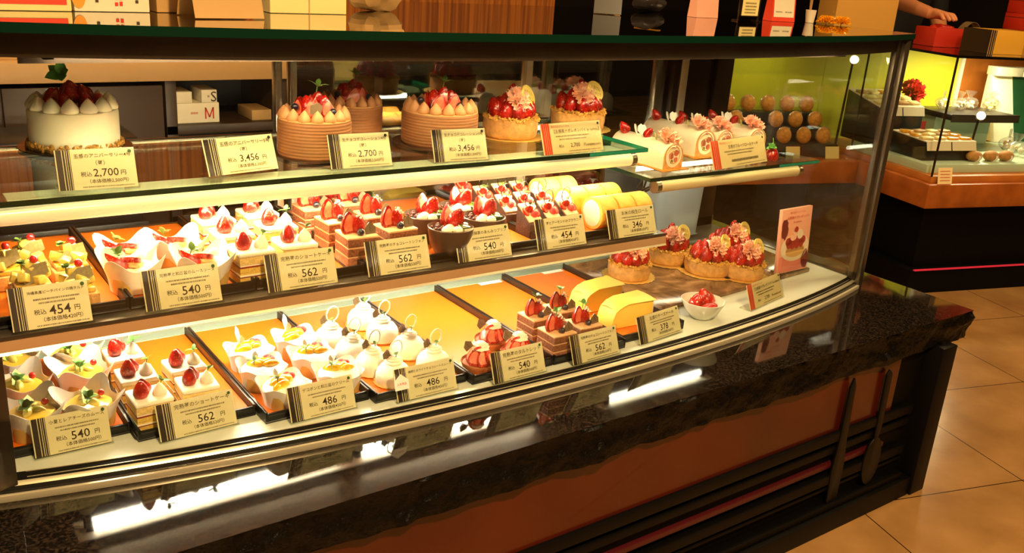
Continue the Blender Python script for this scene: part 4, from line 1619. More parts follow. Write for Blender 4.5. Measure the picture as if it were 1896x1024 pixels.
def dome(P, rz, label, group, seed=0, ring=True):
    t = thing('white_dome_mousse', label, 'mousse', P, rz, group)
    R = .0305
    obj('gold_doily', me_doily(R * 1.10), t)
    obj('mousse_dome', K('dome', lambda: B().lathe([(R * .97, .001), (R, .006), (R * .99, .016), (R * .92, .022), (R * .76, .029), (R * .48, .0345), (R * .2, .037), (0, .0375)], 36).mesh('mousse_dome', 'mousse_white', 60)), t)

    def zest():
        b = B()
        r = random.Random(8)
        for i in range(46):
            a, q = r.uniform(0, 6.28), r.uniform(.15, .98)
            z = .006 + .031 * math.sqrt(max(0, 1 - q * q))
            s = .0010
            b.to(R * q * math.cos(a) * .99, R * q * math.sin(a) * .99, z, r.random() * 3, r.random() * 3, 0).box(-s, s, -s * .6, s * .6, -s * .6, s * .6)
        return b.mesh('zest', 'herb', 30)
    obj('zest', K('zest', zest), t)
    kid('cream_swirl', me_swirl('dm', .015, .014, 'cream'), t, 0, 0, .035)
    kid('chocolate_tag', me_plaque5('plaque_grey', .0085), t, -.010, .004, .043, -.2, 0, .1)
    if ring:
        kid('chocolate_ring', me_ring(.0140, .0014, 'plaque_white'), t, .006, .005, .059, 0, 0, .3)
    kid('herb_sprig', me_sprig(4, .007, .003, 'l', 'herb'), t, .002, -.004, .048, 0, 0, seed)
    return t


def tartlet(P, rz, label, group, seed=0):
    t = thing('strawberry_tartlet', label, 'tartlet', P, rz, group)
    R = .034
    obj('gold_doily', me_doily(R * 1.10), t)
    obj('tart_shell', K('tshell', lambda: B().lathe([(R * .86, .001), (R, .014), (R * .98, .016), (R * .9, .012), (0, .012)], 40, 0, lambda a, r, z: (r * (1 + .012 * math.cos(20 * a)), z)).mesh('tart_shell', 'tart_dark', 40)), t)
    n = 7
    for i in range(n):
        a = 2 * pi * i / n + seed * .3
        half(t, .0225 * math.cos(a), .0225 * math.sin(a), .013, -.42, 0, a + pi / 2 + .2, 1.05)
    obj('cream_core', K('tcore', lambda: B().lathe([(.012, 0), (.013, .012), (.010, .026), (0, .030)], 18).mesh('cream_core', 'cream')), t, (0, 0, .013))
    kid('cream_swirl', me_swirl('tl', .016, .016, 'cream'), t, 0, 0, .038)
    slc(t, -.003, -.010, .046, -.75, .2, .1, 1.0)
    slc(t, .009, .002, .048, -.9, .3, -.5, .85)
    kid('chocolate_tag', me_plaque5('plaque_grey', .0095), t, -.019, .006, .040, -.2, -.5, .1)
    return t


def cheese_wedge(P, rz, label, group):
    """cheesecake slice wrapped in yellow paper: rounded at one end, open flap at the other"""
    t = thing('cheesecake_wedge', label, 'cheesecake', P, rz, group)
    pr = [(-.052, 0), (.050, 0), (.052, .046), (.02, .0485), (-.014, .0485), (-.032, .045), (-.045, .034), (-.051, .016)]

    def body():
        b = B().to(0, .028, 0, rx=pi / 2)
        b.prism(pr, 0, .052, 0)
        return b.mesh('paper_wrap', 'yellow_paper', 30, .0012)
    obj('paper_wrap', K('wedge', body), t)

    def lid():
        b = B()

        def fn(u, v):
            x = -.046 + .102 * u
            z = .0355 + .0145 * min(1, u * 3.4) ** .6 + .005 * math.sin(pi * v) * (1 - .6 * u)
            return (x, -.0265 + (.050 + .012 * u) * v, z)
        b.sheet(fn, 14, 8, 0, .0008)
        return b.mesh('paper_top', 'yellow_paper', 30)
    obj('paper_top', K('wlid', lid), t)

    def flap():
        b = B()
        b.sheet(lambda u, v: (.052 + .010 * math.sin(pi * u) + .012 * v * u, -.024 + .052 * u, .002 + .042 * v), 6, 4, 0, .0008)
        return b.mesh('end_flap', 'white_paper', 30)
    obj('end_flap', K('wflap', flap), t, label='white open end flap')
    return t


def place(fn, pts, z, h, labels, group, rz=0.0, dy=0.0, **kw):
    for i, (P, lb) in enumerate(zip(spread(pts, z, h, dy), labels)):
        fn(P, rz + (RND.uniform(-.06, .06)), lb, group, i, **kw)


# --- middle shelf
G = 'pineapple tarts'
place(pine_tart, [(6, 500), (52, 482), (128, 488), (58, 526), (140, 533)], LIN_M, .030,
      ['pineapple tart cut off by the picture edge, middle shelf', 'pineapple tart in the back row beside the door stile, middle shelf', 'pineapple tart in the back row next to the tray divider, middle shelf',
       'pineapple tart with red currant just above the 454 yen card', 'pineapple tart at the 454 yen card corner, next to the cream cups'], G, 0, .022)
G = 'strawberry cream cups in white paper'
place(cream_cup, [(245, 497), (378, 490), (238, 470), (328, 458)], LIN_M, .037,
      ['strawberry cream cup at the tray corner above the first 540 yen card', 'strawberry cream cup beside the shortcakes, above the 540 yen card', 'strawberry cream cup behind another, by the pineapple tarts', 'strawberry cream cup in the back row beside the shortcakes'], G, pi / 4, .022)
G = 'strawberry shortcakes on the middle shelf'
SX = Vector((.457, 1.250, 0))
for i, (dx, dy, lb) in enumerate(((0, 0, 'strawberry shortcake in front beside the cream cups, middle shelf'), (.070, .006, 'strawberry shortcake in front beside the chiffon squares, middle shelf'),
                                  (.002, .085, 'strawberry shortcake second from the glass on the cream cup side, middle shelf'), (.078, .098, 'strawberry shortcake second from the glass on the chiffon side, middle shelf'),
                                  (.002, .168, 'strawberry shortcake in the back row nearest the cream cups, middle shelf'), (.078, .178, 'strawberry shortcake in the back row nearest the chiffon squares, middle shelf'))):
    shortcake(Vector((SX.x + dx, SX.y + dy, LIN_M)), RND.uniform(-.05, .05), lb, G, i)
G = 'chocolate chiffon squares on the middle shelf'
SX = Vector((.632, 1.258, 0))
for i, (dx, dy, lb) in enumerate(((0, 0, 'chocolate chiffon square in front by the shortcakes, middle shelf'), (.074, .010, 'chocolate chiffon square in front by the brown bowls, middle shelf'),
                                  (.004, .085, 'chocolate chiffon square second from the glass, shortcake side, middle shelf'), (.078, .092, 'chocolate chiffon square second from the glass, bowl side, middle shelf'),
                                  (.002, .172, 'chocolate chiffon square in the back row, shortcake side, middle shelf'), (.078, .178, 'chocolate chiffon square in the back row, bowl side, middle shelf'))):
    chiffon(Vector((SX.x + dx, SX.y + dy, LIN_M)), RND.uniform(-.05, .05), lb, G, i, i == 3)
G = 'brown pudding bowls'
place(bowl_dessert, [(834, 428), (895, 408), (788, 404), (850, 388)], LIN_M, .046,
      ['brown pudding bowl just behind the upper 540 yen card', 'brown pudding bowl next to the brownies, with a red half strawberry', 'brown pudding bowl behind the chiffon squares', 'brown pudding bowl at the back of its tray, mostly hidden by others'], G, 0, .024)
G = 'brownie bars'
BX = at(980, 407, LIN_M + .030) + Vector((.008, .008, 0))
bl = []
for r_ in range(4):
    for c_ in range(3):
        if r_ == 3 and c_ != 0:
            continue
        bl.append((c_, r_, Vector((BX.x + .0455 * c_ - .003 * r_, BX.y + .070 * r_ + .004 * c_, LIN_M))))
WH = {0: 'in the front row', 1: 'in the second row', 2: 'in the third row', 3: 'in the last row'}
WC_ = {0: 'nearest the brown bowls', 1: 'in the middle of the tray', 2: 'nearest the sponge rolls'}
for i, (c_, r_, P) in enumerate(bl):
    brownie(P, RND.uniform(-.06, .06), 'brownie bar %s, %s' % (WH[r_], WC_[c_]), G, i)
G = 'sponge roll slices'
RX = at(1108, 397, LIN_M + .031) + Vector((.014, .012, 0))
for r_ in range(3):
    for c_ in range(3):
        if r_ == 2 and c_ == 2:
            continue
        roll_slice(Vector((RX.x + .043 * c_ + (.0 if r_ == 0 else -.006 * r_), RX.y + .078 * r_, LIN_M)), RND.uniform(-.04, .04),
                   'golden sponge roll slice, %s of its row, %s' % (('nearest the brownies', 'middle one', 'outermost one')[c_], ('front row', 'middle row', 'back row')[r_]), G)

# --- deck
G = 'cheese mousse cups'
place(cheese_mousse, [(58, 765), (165, 748), (36, 715), (152, 690), (18, 668), (134, 655)], LIN_D, .037,
      ['cheese mousse cup just above the lower 540 yen card, at the picture edge', 'cheese mousse cup in front, next to the shortcakes', 'cheese mousse cup in the second row at the picture edge', 'cheese mousse cup in the second row beside the shortcake tray',
       'cheese mousse cup in the back row at the picture edge', 'cheese mousse cup in the back row beside the orange tray liner'], G, pi / 4 + .2, .012)
G = 'strawberry shortcakes on the deck'
SX = Vector((.312, 1.290, 0))
for i, (dx, dy, lb) in enumerate(((0, 0, 'strawberry shortcake in front beside the cheese mousse cups, on the deck'), (.073, .010, 'strawberry shortcake in front beside the citrus cups, on the deck'),
                                  (.002, .080, 'strawberry shortcake in the second row on the mousse cup side, on the deck'), (.076, .084, 'strawberry shortcake in the second row on the citrus cup side, on the deck'),
                                  (.004, .165, 'strawberry shortcake alone in the back row, on the deck'))):
    shortcake(Vector((SX.x + dx, SX.y + dy, LIN_D)), RND.uniform(-.05, .05), lb, G, i)
G = 'citrus cream cups'
for (pt, lb, fl) in zip([(527, 715), (627, 690), (486, 682), (579, 658), (463, 650), (548, 626)],
                        ['orange citrus cup in front, above the 486 yen card by the shortcakes', 'orange citrus cup in front, next to the white domes', 'orange citrus cup in the middle row by the shortcakes', 'orange citrus cup in the middle row by the white domes',
                         'orange citrus cup in the back row by the shortcakes', 'orange citrus cup with paper flag in the back row by the white domes'], (0, 0, 0, 0, 1, 1)):
    citrus_cup(spread([pt], LIN_D, .039, .020)[0], pi / 4 + RND.uniform(-.1, .1), lb, G, int(pt[0]), bool(fl))
G = 'white dome mousses'
place(dome, [(729, 672), (803, 650), (690, 652), (757, 622), (652, 628), (708, 594), (612, 606), (672, 570)], LIN_D, .040,
      ['white dome mousse in front behind the 486 yen card with a pointed tag', 'white dome mousse in front with a ring, next to the bare orange liner', 'white dome mousse in the second row on the citrus cup side', 'white dome mousse in the second row on the bare liner side',
       'white dome mousse in the third row on the citrus cup side', 'white dome mousse in the third row on the bare liner side', 'white dome mousse in the back row on the citrus cup side', 'white dome mousse in the back row on the bare liner side'], G, 0, .010)
G = 'strawberry tartlets'
place(tartlet, [(890, 640), (962, 622), (913, 600)], LIN_D, .044,
      ['strawberry tartlet in front behind the lower 540 yen card', 'strawberry tartlet in front beside the chiffon squares', 'strawberry tartlet behind two others, with the tallest cream swirl'], G)
G = 'chocolate chiffon squares on the deck'
SX = Vector((1.022, 1.214, 0))
for i, (dx, dy, lb) in enumerate(((0, 0, 'chocolate chiffon square in front by the tartlets, on the deck'), (.070, .008, 'chocolate chiffon square in front by the yellow wedges, on the deck'),
                                  (.012, .080, 'chocolate chiffon square in the second row by the tartlets, on the deck'), (.080, .090, 'chocolate chiffon square in the second row by the yellow wedges, on the deck'))):
    chiffon(Vector((SX.x + dx, SX.y + dy, LIN_D)), RND.uniform(-.05, .05), lb, G, i, True)
G = 'wrapped cheesecake wedges'
P = at(1172, 604, LIN_D)
cheese_wedge(Vector((P.x, P.y + .026, LIN_D)), -.06, 'yellow paper-wrapped cheesecake wedge in front, behind the 378 yen card', G)
cheese_wedge(Vector((P.x + .002, P.y + .122, LIN_D)), .0, 'yellow paper-wrapped cheesecake wedge behind another, by the chiffon squares', G)

# --- marble boards, tarts, bowl and poster at the end of the deck
MB0, MB1 = 1.362, 1.955
t = thing('marble_board', 'brown marbled board under the strawberry tarts at the end of the deck', 'board', (1.66, 1.46, ZD))
obj('board_slab', B().prism([(MB0 - 1.66, -.16), (1.52 - 1.66, -.165), (1.93 - 1.66, -.13), (MB1 - 1.66, .15), (MB0 - 1.66, .15)], .0003, .010).mesh('board_slab', 'marble_brown', bevel=.001), t)
ZB = ZD + .010
for (px, py, r_, lb, sd) in ((1165, 496, .050, 'strawberry tart nearest the wrapped cheesecake wedges, on the marble board', 3), (1238, 468, .056, 'strawberry tart behind the others beside the frosted bin, on the marble board', 4),
                             (1312, 488, .058, 'largest strawberry tart in front on the marble board', 5), (1376, 496, .050, 'strawberry tart nearest the pink poster, on the marble board', 6), (1352, 462, .052, 'strawberry tart at the back between two others, on the marble board', 7)):
    P = at(px, py, ZB + .02)
    berry_tart(Vector((P.x, P.y, ZB)), RND.uniform(-.2, .2), lb, r_, .034, TG, True, True, sd)

P = at(1304, 590, ZD)
t = thing('strawberry_bowl', 'small white bowl of strawberries on the lit deck behind the last price card', 'bowl', (P.x, P.y + .010, ZD))
obj('bowl', K('wbowl', lambda: B().lathe([(.020, 0), (.024, .003), (.037, .018), (.046, .036), (.0475, .040), (.0455, .040), (.040, .030), (.02, .016), (0, .014)], 40).mesh('bowl', 'porcelain', 60)), t)
for i, (x, y, z, a, s, rx) in enumerate(((.012, -.004, .024, 0, 1.45, -.6), (-.016, .008, .020, 2, 1.3, .7), (-.012, -.016, .018, 4, 1.2, -.9), (.012, .02, .018, 1, 1.2, .9), (.03, .006, .022, 3, 1.0, .3))):
    o = thing('strawberry', ['big red strawberry on top of the white bowl', 'strawberry at the back of the white bowl', 'strawberry lying low at the front of the white bowl', 'strawberry half buried behind the big one in the bowl', 'small strawberry at the rim of the white bowl'][i], 'strawberry', (t.location.x + x, t.location.y + y, ZD + z), a, 'strawberries in the white bowl')
    f_ = obj('fruit', K('bowlberry', lambda: B().lathe(berry_prof(.028, .0125), 16).mesh('fruit', 'strawberry_skin', 60)), o, (0, 0, 0), (rx, 0, 0), s)
    kid('berry_leaf', me_sprig(6, .009, .003, 'm'), f_, 0, 0, -.001, pi, 0, 0)

# frosted bin
P = at(1250, 478, ZD + .02)
t = thing('frosted_bin', 'frosted translucent plastic bin behind the strawberry tarts', 'bin', (1.775, 1.682, ZD + .021), -.02)
b = B()
hx, hy, hh = .085, .042, .165


def binwall(u, v):
    a = 2 * pi * u + .01
    c, s = math.cos(a), math.sin(a)
    k = 1 / max(abs(c) ** 6 + abs(s) ** 6, 1e-9) ** (1 / 6)
    tp = .90 + .10 * v
    dip = .012 * max(0, math.cos(a * 1 + pi / 2 + 0)) if v > .99 else 0
    return (hx * c * k * tp, hy * s * k * tp, hh * v)


b.sheet(binwall, 64, 6, 0, .0016)
obj('bin_wall', b.mesh('bin_wall', 'frosted_plastic', 50), t)
obj('bin_bottom', B().box(-hx * .88, hx * .88, -hy * .88, hy * .88, 0, .002).mesh('bin_bottom', 'frosted_plastic'), t)

# pink poster
pa, pb = at(1437, 508, ZB), at(1503, 500, ZB)
t = thing('poster_panel', 'pink upright poster panel picturing a strawberry tart, beside the tarts', 'poster', ((pa.x + pb.x) / 2 - .010, (pa.y + pb.y) / 2, ZB), .02, None, None, (1.18, 1.0, 1.02))
pw, ph = .098, .160
obj('panel_board', B().box(-pw / 2, pw / 2, 0, .010, .004, ph).mesh('panel_board', 'poster_pink', bevel=.0005), t, (0, 0, 0), (-.08, 0, 0))
b = B().to(0, -.0003, 0, rx=pi / 2)


def disc(cx, cy, rx_, ry_, z0, mi, n=28, seed=None):
    r = random.Random(seed)
    b.prism([(cx + rx_ * math.cos(2 * pi * i / n) * (1 if seed is None else r.uniform(.85, 1.1)), cy + ry_ * math.sin(2 * pi * i / n) * (1 if seed is None else r.uniform(.85, 1.1))) for i in range(n)], z0, z0 + .0002, mi)


b.box(-pw / 2 + .001, pw / 2 - .001, .006, .045, .0001, .0002, 0)
disc(-.038, .112, .011, .026, .0003, 1, 20, 2)
disc(.001, .064, .046, .034, .0003, 2)
disc(.002, .054, .031, .014, .0006, 3)
b.box(-.029, .033, .054, .064, .0006, .0008, 3)
for x, y in ((-.020, .072), (-.008, .070), (.006, .070), (.020, .072), (-.014, .084), (.000, .084), (.014, .083), (.026, .080), (-.024, .080)):
    disc(x, y, .008, .010, .0009, 4)
disc(-.008, .093, .012, .011, .0012, 5, 20, 3)
disc(.014, .095, .010, .012, .0012, 2)
disc(.000, .108, .006, .007, .0014, 4)
disc(.038, .030, .012, .024, .0003, 1, 20, 6)
obj('tart_picture', b.mesh('tart_picture', ['poster_pink_deep', 'poster_wine', 'poster_plate', 'poster_crust', 'poster_berry', 'carnation'], 20), t, (0, 0, 0), (-.08, 0, 0), label='printed picture of a strawberry tart on a plate')
b = B().to(0, -.0003, 0, rx=pi / 2)
put_text(b, '母の日のアントルメ', 0, .150, .0055, .05, .0004)
put_text(b, '五感風ナポレオンパイ', .004, .138, .0085, .074, .0004)
put_text(b, 'le cadeau', .002, .127, .005, .03, .0004)
obj('poster_lettering', b.mesh('poster_lettering', 'red_ink'), t, (0, 0, 0), (-.08, 0, 0))
b = B().profile_x([(-.002, 0), (.03, 0), (.03, .002), (.004, .004), (.004, .05), (.002, .05), (-.002, .004)], -pw / 2 + .01, pw / 2 + .006)
obj('poster_stand', b.mesh('poster_stand', 'acrylic'), t)


# ---------------------------------------------------------------- the price cards
def yb(px, py, y):
    return at_y(px, py, y)


z = ZS + .0005
card(at(110, 357, z), at(257, 347, z), '五感のアニバーサリー4号', '2,700', z, 'card reading 2,700 yen below the white cream cake', '2,500', extra='（苺）', dot='dot_green')
card(at(388, 330, z), at(516, 314, z), '五感のアニバーサリー5号', '3,456', z, 'card reading 3,456 yen on the empty stretch of the upper shelf', '3,200', extra='（苺）', dot='dot_dark')
card(at(614, 316, z), at(727, 308, z), '生チョコデコレーション4号', '2,700', z, 'card reading 2,700 yen in front of the cocoa cream cakes', '2,500', extra='（苺）', dot='dot_dark')
card(at(805, 303, z), at(904, 297, z), '生チョコデコレーション5号', '3,456', z, 'card reading 3,456 yen beside the first strawberry tart', '3,200', extra='（苺）', dot='dot_dark')
card(at(1008, 290, z), at(1118, 279, z), '【五感風ナポレオンパイ le cadeau】', '2,700', z, 'red striped card in front of the upper strawberry tart', '2,500', red=True, h=.058)
card(at(1322, 317, ZS2 + .0005), at(1421, 300, ZS2 + .0005), '五感のフルーツロールケーキ', None, ZS2, 'red striped card in front of the fruit rolls on the side shelf', None, red=True, h=.062)
YC = 1.196
for (a, c_, ti, pr, sb, lb) in (((25, 622), (172, 597), '沖縄県産ピーチパインの焼タルト', '454', '420', 'card reading 454 yen under the pineapple tarts'),
                               ((272, 598), (412, 573), '完熟苺と和三盆のムースリーヌ', '540', '500', 'card reading 540 yen in front of the strawberry cream cups'),
                               ((497, 550), (625, 526), '完熟苺のショートケーキ', '562', '520', 'card reading 562 yen in front of the shortcakes, middle shelf'),
                               ((682, 516), (797, 494), '完熟苺のチョコレートシフォン', '562', '520', 'card reading 562 yen in front of the chiffon squares, middle shelf'),
                               ((848, 491), (947, 472), '宇治抹茶のあんみつプリン', '540', '500', 'card reading 540 yen in front of the brown bowls'),
                               ((995, 468), (1085, 449), '苺とアーモンドのブラウニー', '454', '420', 'card reading 454 yen in front of the brownies'),
                               ((1128, 443), (1215, 426), 'お米の純生ロール', '346', '320', 'card reading 346 yen in front of the sponge rolls')):
    A, C_ = at_y(*a, YC), at_y(*c_, YC)
    A.z = C_.z = ZM + .0005
    A.y = C_.y = YM0 + .0035
    card(A, C_, ti, pr, 0, lb, sb, foot=.003)
z = ZD + .0005
for (a, c_, ti, pr, sb, lb) in (((66, 852), (208, 820), '小夏とレアチーズのムース', '540', '500', 'card reading 540 yen in front of the cheese mousse cups'),
                               ((298, 822), (440, 786), '完熟苺のショートケーキ', '562', '520', 'card reading 562 yen in front of the shortcakes on the deck'),
                               ((540, 786), (660, 756), 'デコポンと和三盆のクリーム', '486', '450', 'card reading 486 yen in front of the orange citrus cups'),
                               ((737, 748), (847, 721), '檸檬とホワイトチョコレートのムース', '486', '450', 'card reading 486 yen in front of the white domes, with a pointed side tag'),
                               ((915, 714), (1011, 689), '完熟苺のタルトレット', '540', '500', 'card reading 540 yen in front of the tartlets'),
                               ((1062, 679), (1147, 655), '完熟苺のチョコレートシフォン', '562', '520', 'card reading 562 yen in front of the chiffon squares on the deck'),
                               ((1186, 641), (1262, 615), '五感のチーズケーキ', '378', '350', 'card reading 378 yen in front of the yellow wedges')):
    A, C_ = at(*a, z), at(*c_, z)
    xm = (A.x + C_.x) / 2
    for q in (A, C_):
        q.y += max(0, arc(q.x) + .058 - q.y) * 0.0
    t = card(A, C_, ti, pr, 0, lb, sb, foot=.008)
    if pr == '486' and ti[0] == '檸':
        b = B()
        s = .013
        b.prism([(-s, 0), (s, 0), (s, s * 1.15), (0, s * 2), (-s, s * 1.15)], 0, .0006)
        o = obj('pointed_tag', b.mesh('pointed_tag', 'white_paper'), t, (-.052, -.004, .026), (pi / 2 - .36, 0, 0), label='white pointed tag with red lettering')
        b = B()
        put_text(b, '人気商品', 0, s * .75, .0042, .02, .0008)
        obj('tag_lettering', b.mesh('tag_lettering', 'red_ink'), o)
card(at(1390, 577, z), at(1450, 550, z), '【五感風ナポレオンパイ le cadeau】', '2,700', 0, 'red striped card in front of the marble board, beside the white bowl', '2,500', red=True, h=.058)


# ---------------------------------------------------------------- things standing on the glass top
ZG = ZT + 0.0125


def carton(name, label, cat, x, y, sx, sy, sz, rz, mat, z=None, group=None, bands=()):
    t = thing(name, label, cat, (x, y, ZG if z is None else z), rz, group)
    obj('carton', B().box(-sx / 2, sx / 2, -sy / 2, sy / 2, 0, sz).mesh('carton', mat, bevel=.0012), t)
    for nm, x0, x1, z0, z1, mt in bands:
        obj(nm, B().box(-sx / 2 + sx * x0, -sx / 2 + sx * x1, -sy / 2 - .0008, -sy / 2 + .0004, sz * z0, sz * z1).mesh(nm, mt), t)
    return t


p0, p1 = at(0, 19, ZG), at(119, 19, ZG)
t = carton('gift_box', 'cream gift box with a broad red band at the end of the glass top', 'gift box', .205, 1.40, .115, .09, .11, .06, 'box_cream', bands=(('red_band', 0, .95, .075, .62, 'stripe_red'),))
t = carton('gift_box', 'cream gift box with an orange mark and upright red lettering on the glass top', 'gift box', .315, 1.41, .098, .09, .12, .06, 'box_white')
b = B().to(0, -.0455, 0, rx=pi / 2)
b.prism([(-.043 + .009 * math.cos(2 * pi * i / 16), .020 + .016 * math.sin(2 * pi * i / 16)) for i in range(16)], 0, .0005)
obj('orange_mark', b.mesh('orange_mark', 'orange_print'), t)
b = B().to(0, -.0455, 0, rx=pi / 2)
for i in range(6):
    for q in range(2):
        b.box(.003 + .006 * q, .007 + .006 * q, .008 + .008 * i, .0125 + .008 * i + .001 * q, .0003, .0005, 1)
for k_ in range(2):
    for i in range(4):
        b.box(-.022 + .052 * k_ + .001 * (i % 2), -.018 + .052 * k_, .012 + .007 * i, .016 + .007 * i, .0003, .0005, 0)
obj('box_lettering', b.mesh('box_lettering', ['ink', 'red_ink']), t)
t = carton('gift_box', 'plain tan box with small dark print on the glass top', 'gift box', .425, 1.42, .100, .09, .10, .05, 'kraft')
b = B().to(0, -.0455, 0, rx=pi / 2)
for i in range(2):
    seg_dashes(b, 0, .045 - .012 * i, .062, .005, .0004, 0, i + 3)
obj('box_print', b.mesh('box_print', 'ink'), t)
# grey-brown folded stand, white box
P = at(405, 34, ZG)
t = thing('folded_menu', 'brown folded card stand behind the tan box on the glass top', 'menu card', (P.x + .01, P.y + .02, ZG), .1)
b = B()
b.sheet(lambda u, v: (-.05 + .1 * u, -.03 + .03 * v, .001 + .10 * v), 2, 2, 0, .001)
obj('front_leaf', b.mesh('front_leaf', 'kraft'), t)
b = B()
b.sheet(lambda u, v: (-.05 + .1 * u, .03 - .03 * v, .001 + .10 * v), 2, 2, 0, .001)
obj('back_leaf', b.mesh('back_leaf', 'kraft'), t)
P = at(575, 26, ZG)
t = carton('paper_box', 'long pale yellow paper box lying on the glass top', 'box', P.x, P.y + .04, .128, .07, .055, .0, 'box_cream')
obj('paper_seam', B().box(-.001, .001, -.0357, .0357, -.0001, .0557).mesh('paper_seam', 'kraft'), t)
# crumpled bag
P = at(745, 28, ZG)
t = thing('paper_bag', 'crumpled thin wrapping bag lying on the glass top', 'bag', (P.x, P.y + .09, ZG), .3)
b = B().to(0, 0, .0285)
b.ball(.055, .035, .028, 22, 0, .35, 40)
obj('bag_body', b.mesh('bag_body', 'kraft', 20), t)
b = B()
b.sheet(lambda u, v: (.045 + .03 * v, -.02 + .04 * u, .03 + .03 * v + .006 * math.sin(9 * u)), 8, 4, 0, .0006)
obj('bag_mouth', b.mesh('bag_mouth', 'kraft', 30), t)
# black A-shaped stand
P = at(1135, 27, ZG)
t = thing('easel_stand', 'small black A-shaped card stand on the glass top', 'card stand', (P.x, P.y + .02, ZG), -.7)
b = B()
b.sheet(lambda u, v: (-.03 + .06 * u, -.028 + .026 * v, .001 + .075 * v), 2, 2, 0, .002)
obj('card_face', b.mesh('card_face', 'bag_dark'), t)
b = B()
b.sheet(lambda u, v: (-.03 + .06 * u, .028 - .026 * v, .001 + .075 * v), 2, 2, 0, .002)
obj('back_flap', b.mesh('back_flap', 'counter_beige'), t)
# dark pouch
P = at(1228, 24, ZG)
t = thing('dark_pouch', 'dark glossy pouch lying beside the pink card on the glass top', 'pouch', (P.x, P.y + .05, ZG), .2)
b = B().to(0, 0, .0215)
b.ball(.055, .035, .021, 20, 0, .25, 40)
obj('pouch_body', b.mesh('pouch_body', 'bag_dark', 30), t)
obj('pouch_band', B().box(-.006, .006, -.036, .036, .040, .0435).mesh('pouch_band', 'gold_board'), t)
# pink tent card
P = at(1310, 33, ZG)
t = thing('tent_card', 'plain pink tent card standing on the glass top', 'tent card', (P.x, P.y + .016, ZG), -.05)
b = B().profile_x([(-.016, 0), (.016, 0), (.002, .13), (-.002, .13)], -.034, .034)
obj('card_body', b.mesh('card_body', 'poster_pink'), t)
# clear holder with cream notice
P = at(1392, 40, ZG)
t = thing('notice_holder', 'clear holder with a cream printed notice on the glass top', 'sign', (P.x, P.y + .012, ZG), -.06)
obj('clear_block', B().box(-.032, .032, -.002, .004, 0, .085).mesh('clear_block', 'acrylic'), t)
obj('holder_foot', B().box(-.032, .032, -.012, .022, 0, .003).mesh('holder_foot', 'acrylic'), t)
obj('notice_paper', B().box(-.026, .026, -.0032, -.0022, .012, .082).mesh('notice_paper', 'box_cream'), t)
obj('notice_frame', B().box(-.026, .026, -.0034, -.0024, .0105, .0125).mesh('notice_frame', 'stripe_brown'), t)
b = B().to(0, -.0034, 0, rx=pi / 2)
put_text(b, 'ご用意しております。', 0, .050, .0075, .046, .0001)
for i in range(4):
    seg_dashes(b, 0, .040 - .007 * i, .036, .0035, .0001, 0, i)
obj('notice_lettering', b.mesh('notice_lettering', 'ink'), t)
# white card with red border
P = at(1452, 40, ZG)
t = thing('folded_notice', 'white folded notice with a red border on the glass top', 'sign', (P.x - .002, P.y + .016, ZG), -.22)
b = B().profile_x([(-.018, 0), (.018, 0), (.002, .12), (-.002, .12)], -.034, .034)
obj('card_body', b.mesh('card_body', 'stripe_red'), t)
rx_ = pi / 2 - math.atan2(.016, .12)
b = B().box(-.030, .030, .010, .116, .0002, .0006)
obj('white_field', b.mesh('white_field', 'box_white'), t, (0, -.018, 0), (rx_, 0, 0))
b = B()
for i in range(3):
    seg_dashes(b, -.014, .022 + .038 * i, .02, .003, .0008, 0, i)
    seg_dashes(b, .014, .022 + .038 * i, .02, .003, .0008, 0, i + 7)
obj('print_lines', b.mesh('print_lines', 'ink'), t, (0, -.018, 0), (rx_, 0, 0))
# cup with picks and yellow blossoms at the far corner
P = at(1522, 46, ZG)
t = thing('pick_cup', 'small cream cup holding thin sticks at the corner of the glass top', 'cup', (P.x + .03, P.y + .06, ZG), 0)
obj('cup_wall', B().lathe([(.010, 0), (.013, .03), (.0122, .03), (.0095, .002), (0, .002)], 20).mesh('cup_wall', 'box_white'), t)
for i in range(3):
    obj('stick', B().tube([(.004 * (i - 1), .002 * i, .003), (.010 * (i - 1), .004 * i, .06)], .0009, 6).mesh('stick', 'counter_beige'), t)
for i, (px, py) in enumerate(((1552, 48), (1580, 50))):
    P = at(px, py, ZG)
    t = thing('yellow_blossom', ['yellow artificial blossom beside the stick cup on the glass top', 'yellow artificial blossom nearest the big tan carton on the glass top'][i], 'flower', (P.x + .02, P.y + .05, ZG), i)
    obj('blossom', K('yblossom', lambda: me_carnation('citrus', .02)), t, (0, 0, .003))
    obj('leaf', me_sprig(5, .018, .006, 'n'), t, (0, 0, .002))

# ---------------------------------------------------------------- staff side behind the case
KY = 2.62
t = thing('back_cabinet', 'dark brown back counter with open pigeonholes behind the case', 'cabinet', (.85, KY, 0))
obj('cabinet_body', B().box(-1.2, 1.5, .30, .60, 0, .81).mesh('cabinet_body', 'cabinet_dark'), t)
obj('counter_top', B().box(-1.2, .24, -.02, .60, .812, .866).mesh('counter_top', 'counter_beige', bevel=.003), t)
obj('dark_top', B().box(.242, 1.5, -.01, .60, .812, .850).mesh('dark_top', 'cabinet_dark', bevel=.003), t)
b = B()
for x in (-1.2, -.55, -.12, .20, .52, .9, 1.47):
    b.box(x, x + .03, 0, .30, 0, .811)
for z in (.05, .40, .66):
    b.box(-.12, 1.5, 0, .30, z, z + .025)
obj('shelf_grid', b.mesh('shelf_grid', 'cabinet_brown', bevel=.001), t)
obj('cabinet_door', B().box(-1.17, -.56, -.012, .0, .04, .80).mesh('cabinet_door', 'cabinet_dark', bevel=.002), t)
obj('cabinet_door', B().box(-.52, -.13, -.012, .0, .04, .80).mesh('cabinet_door', 'cabinet_brown', bevel=.002), t)
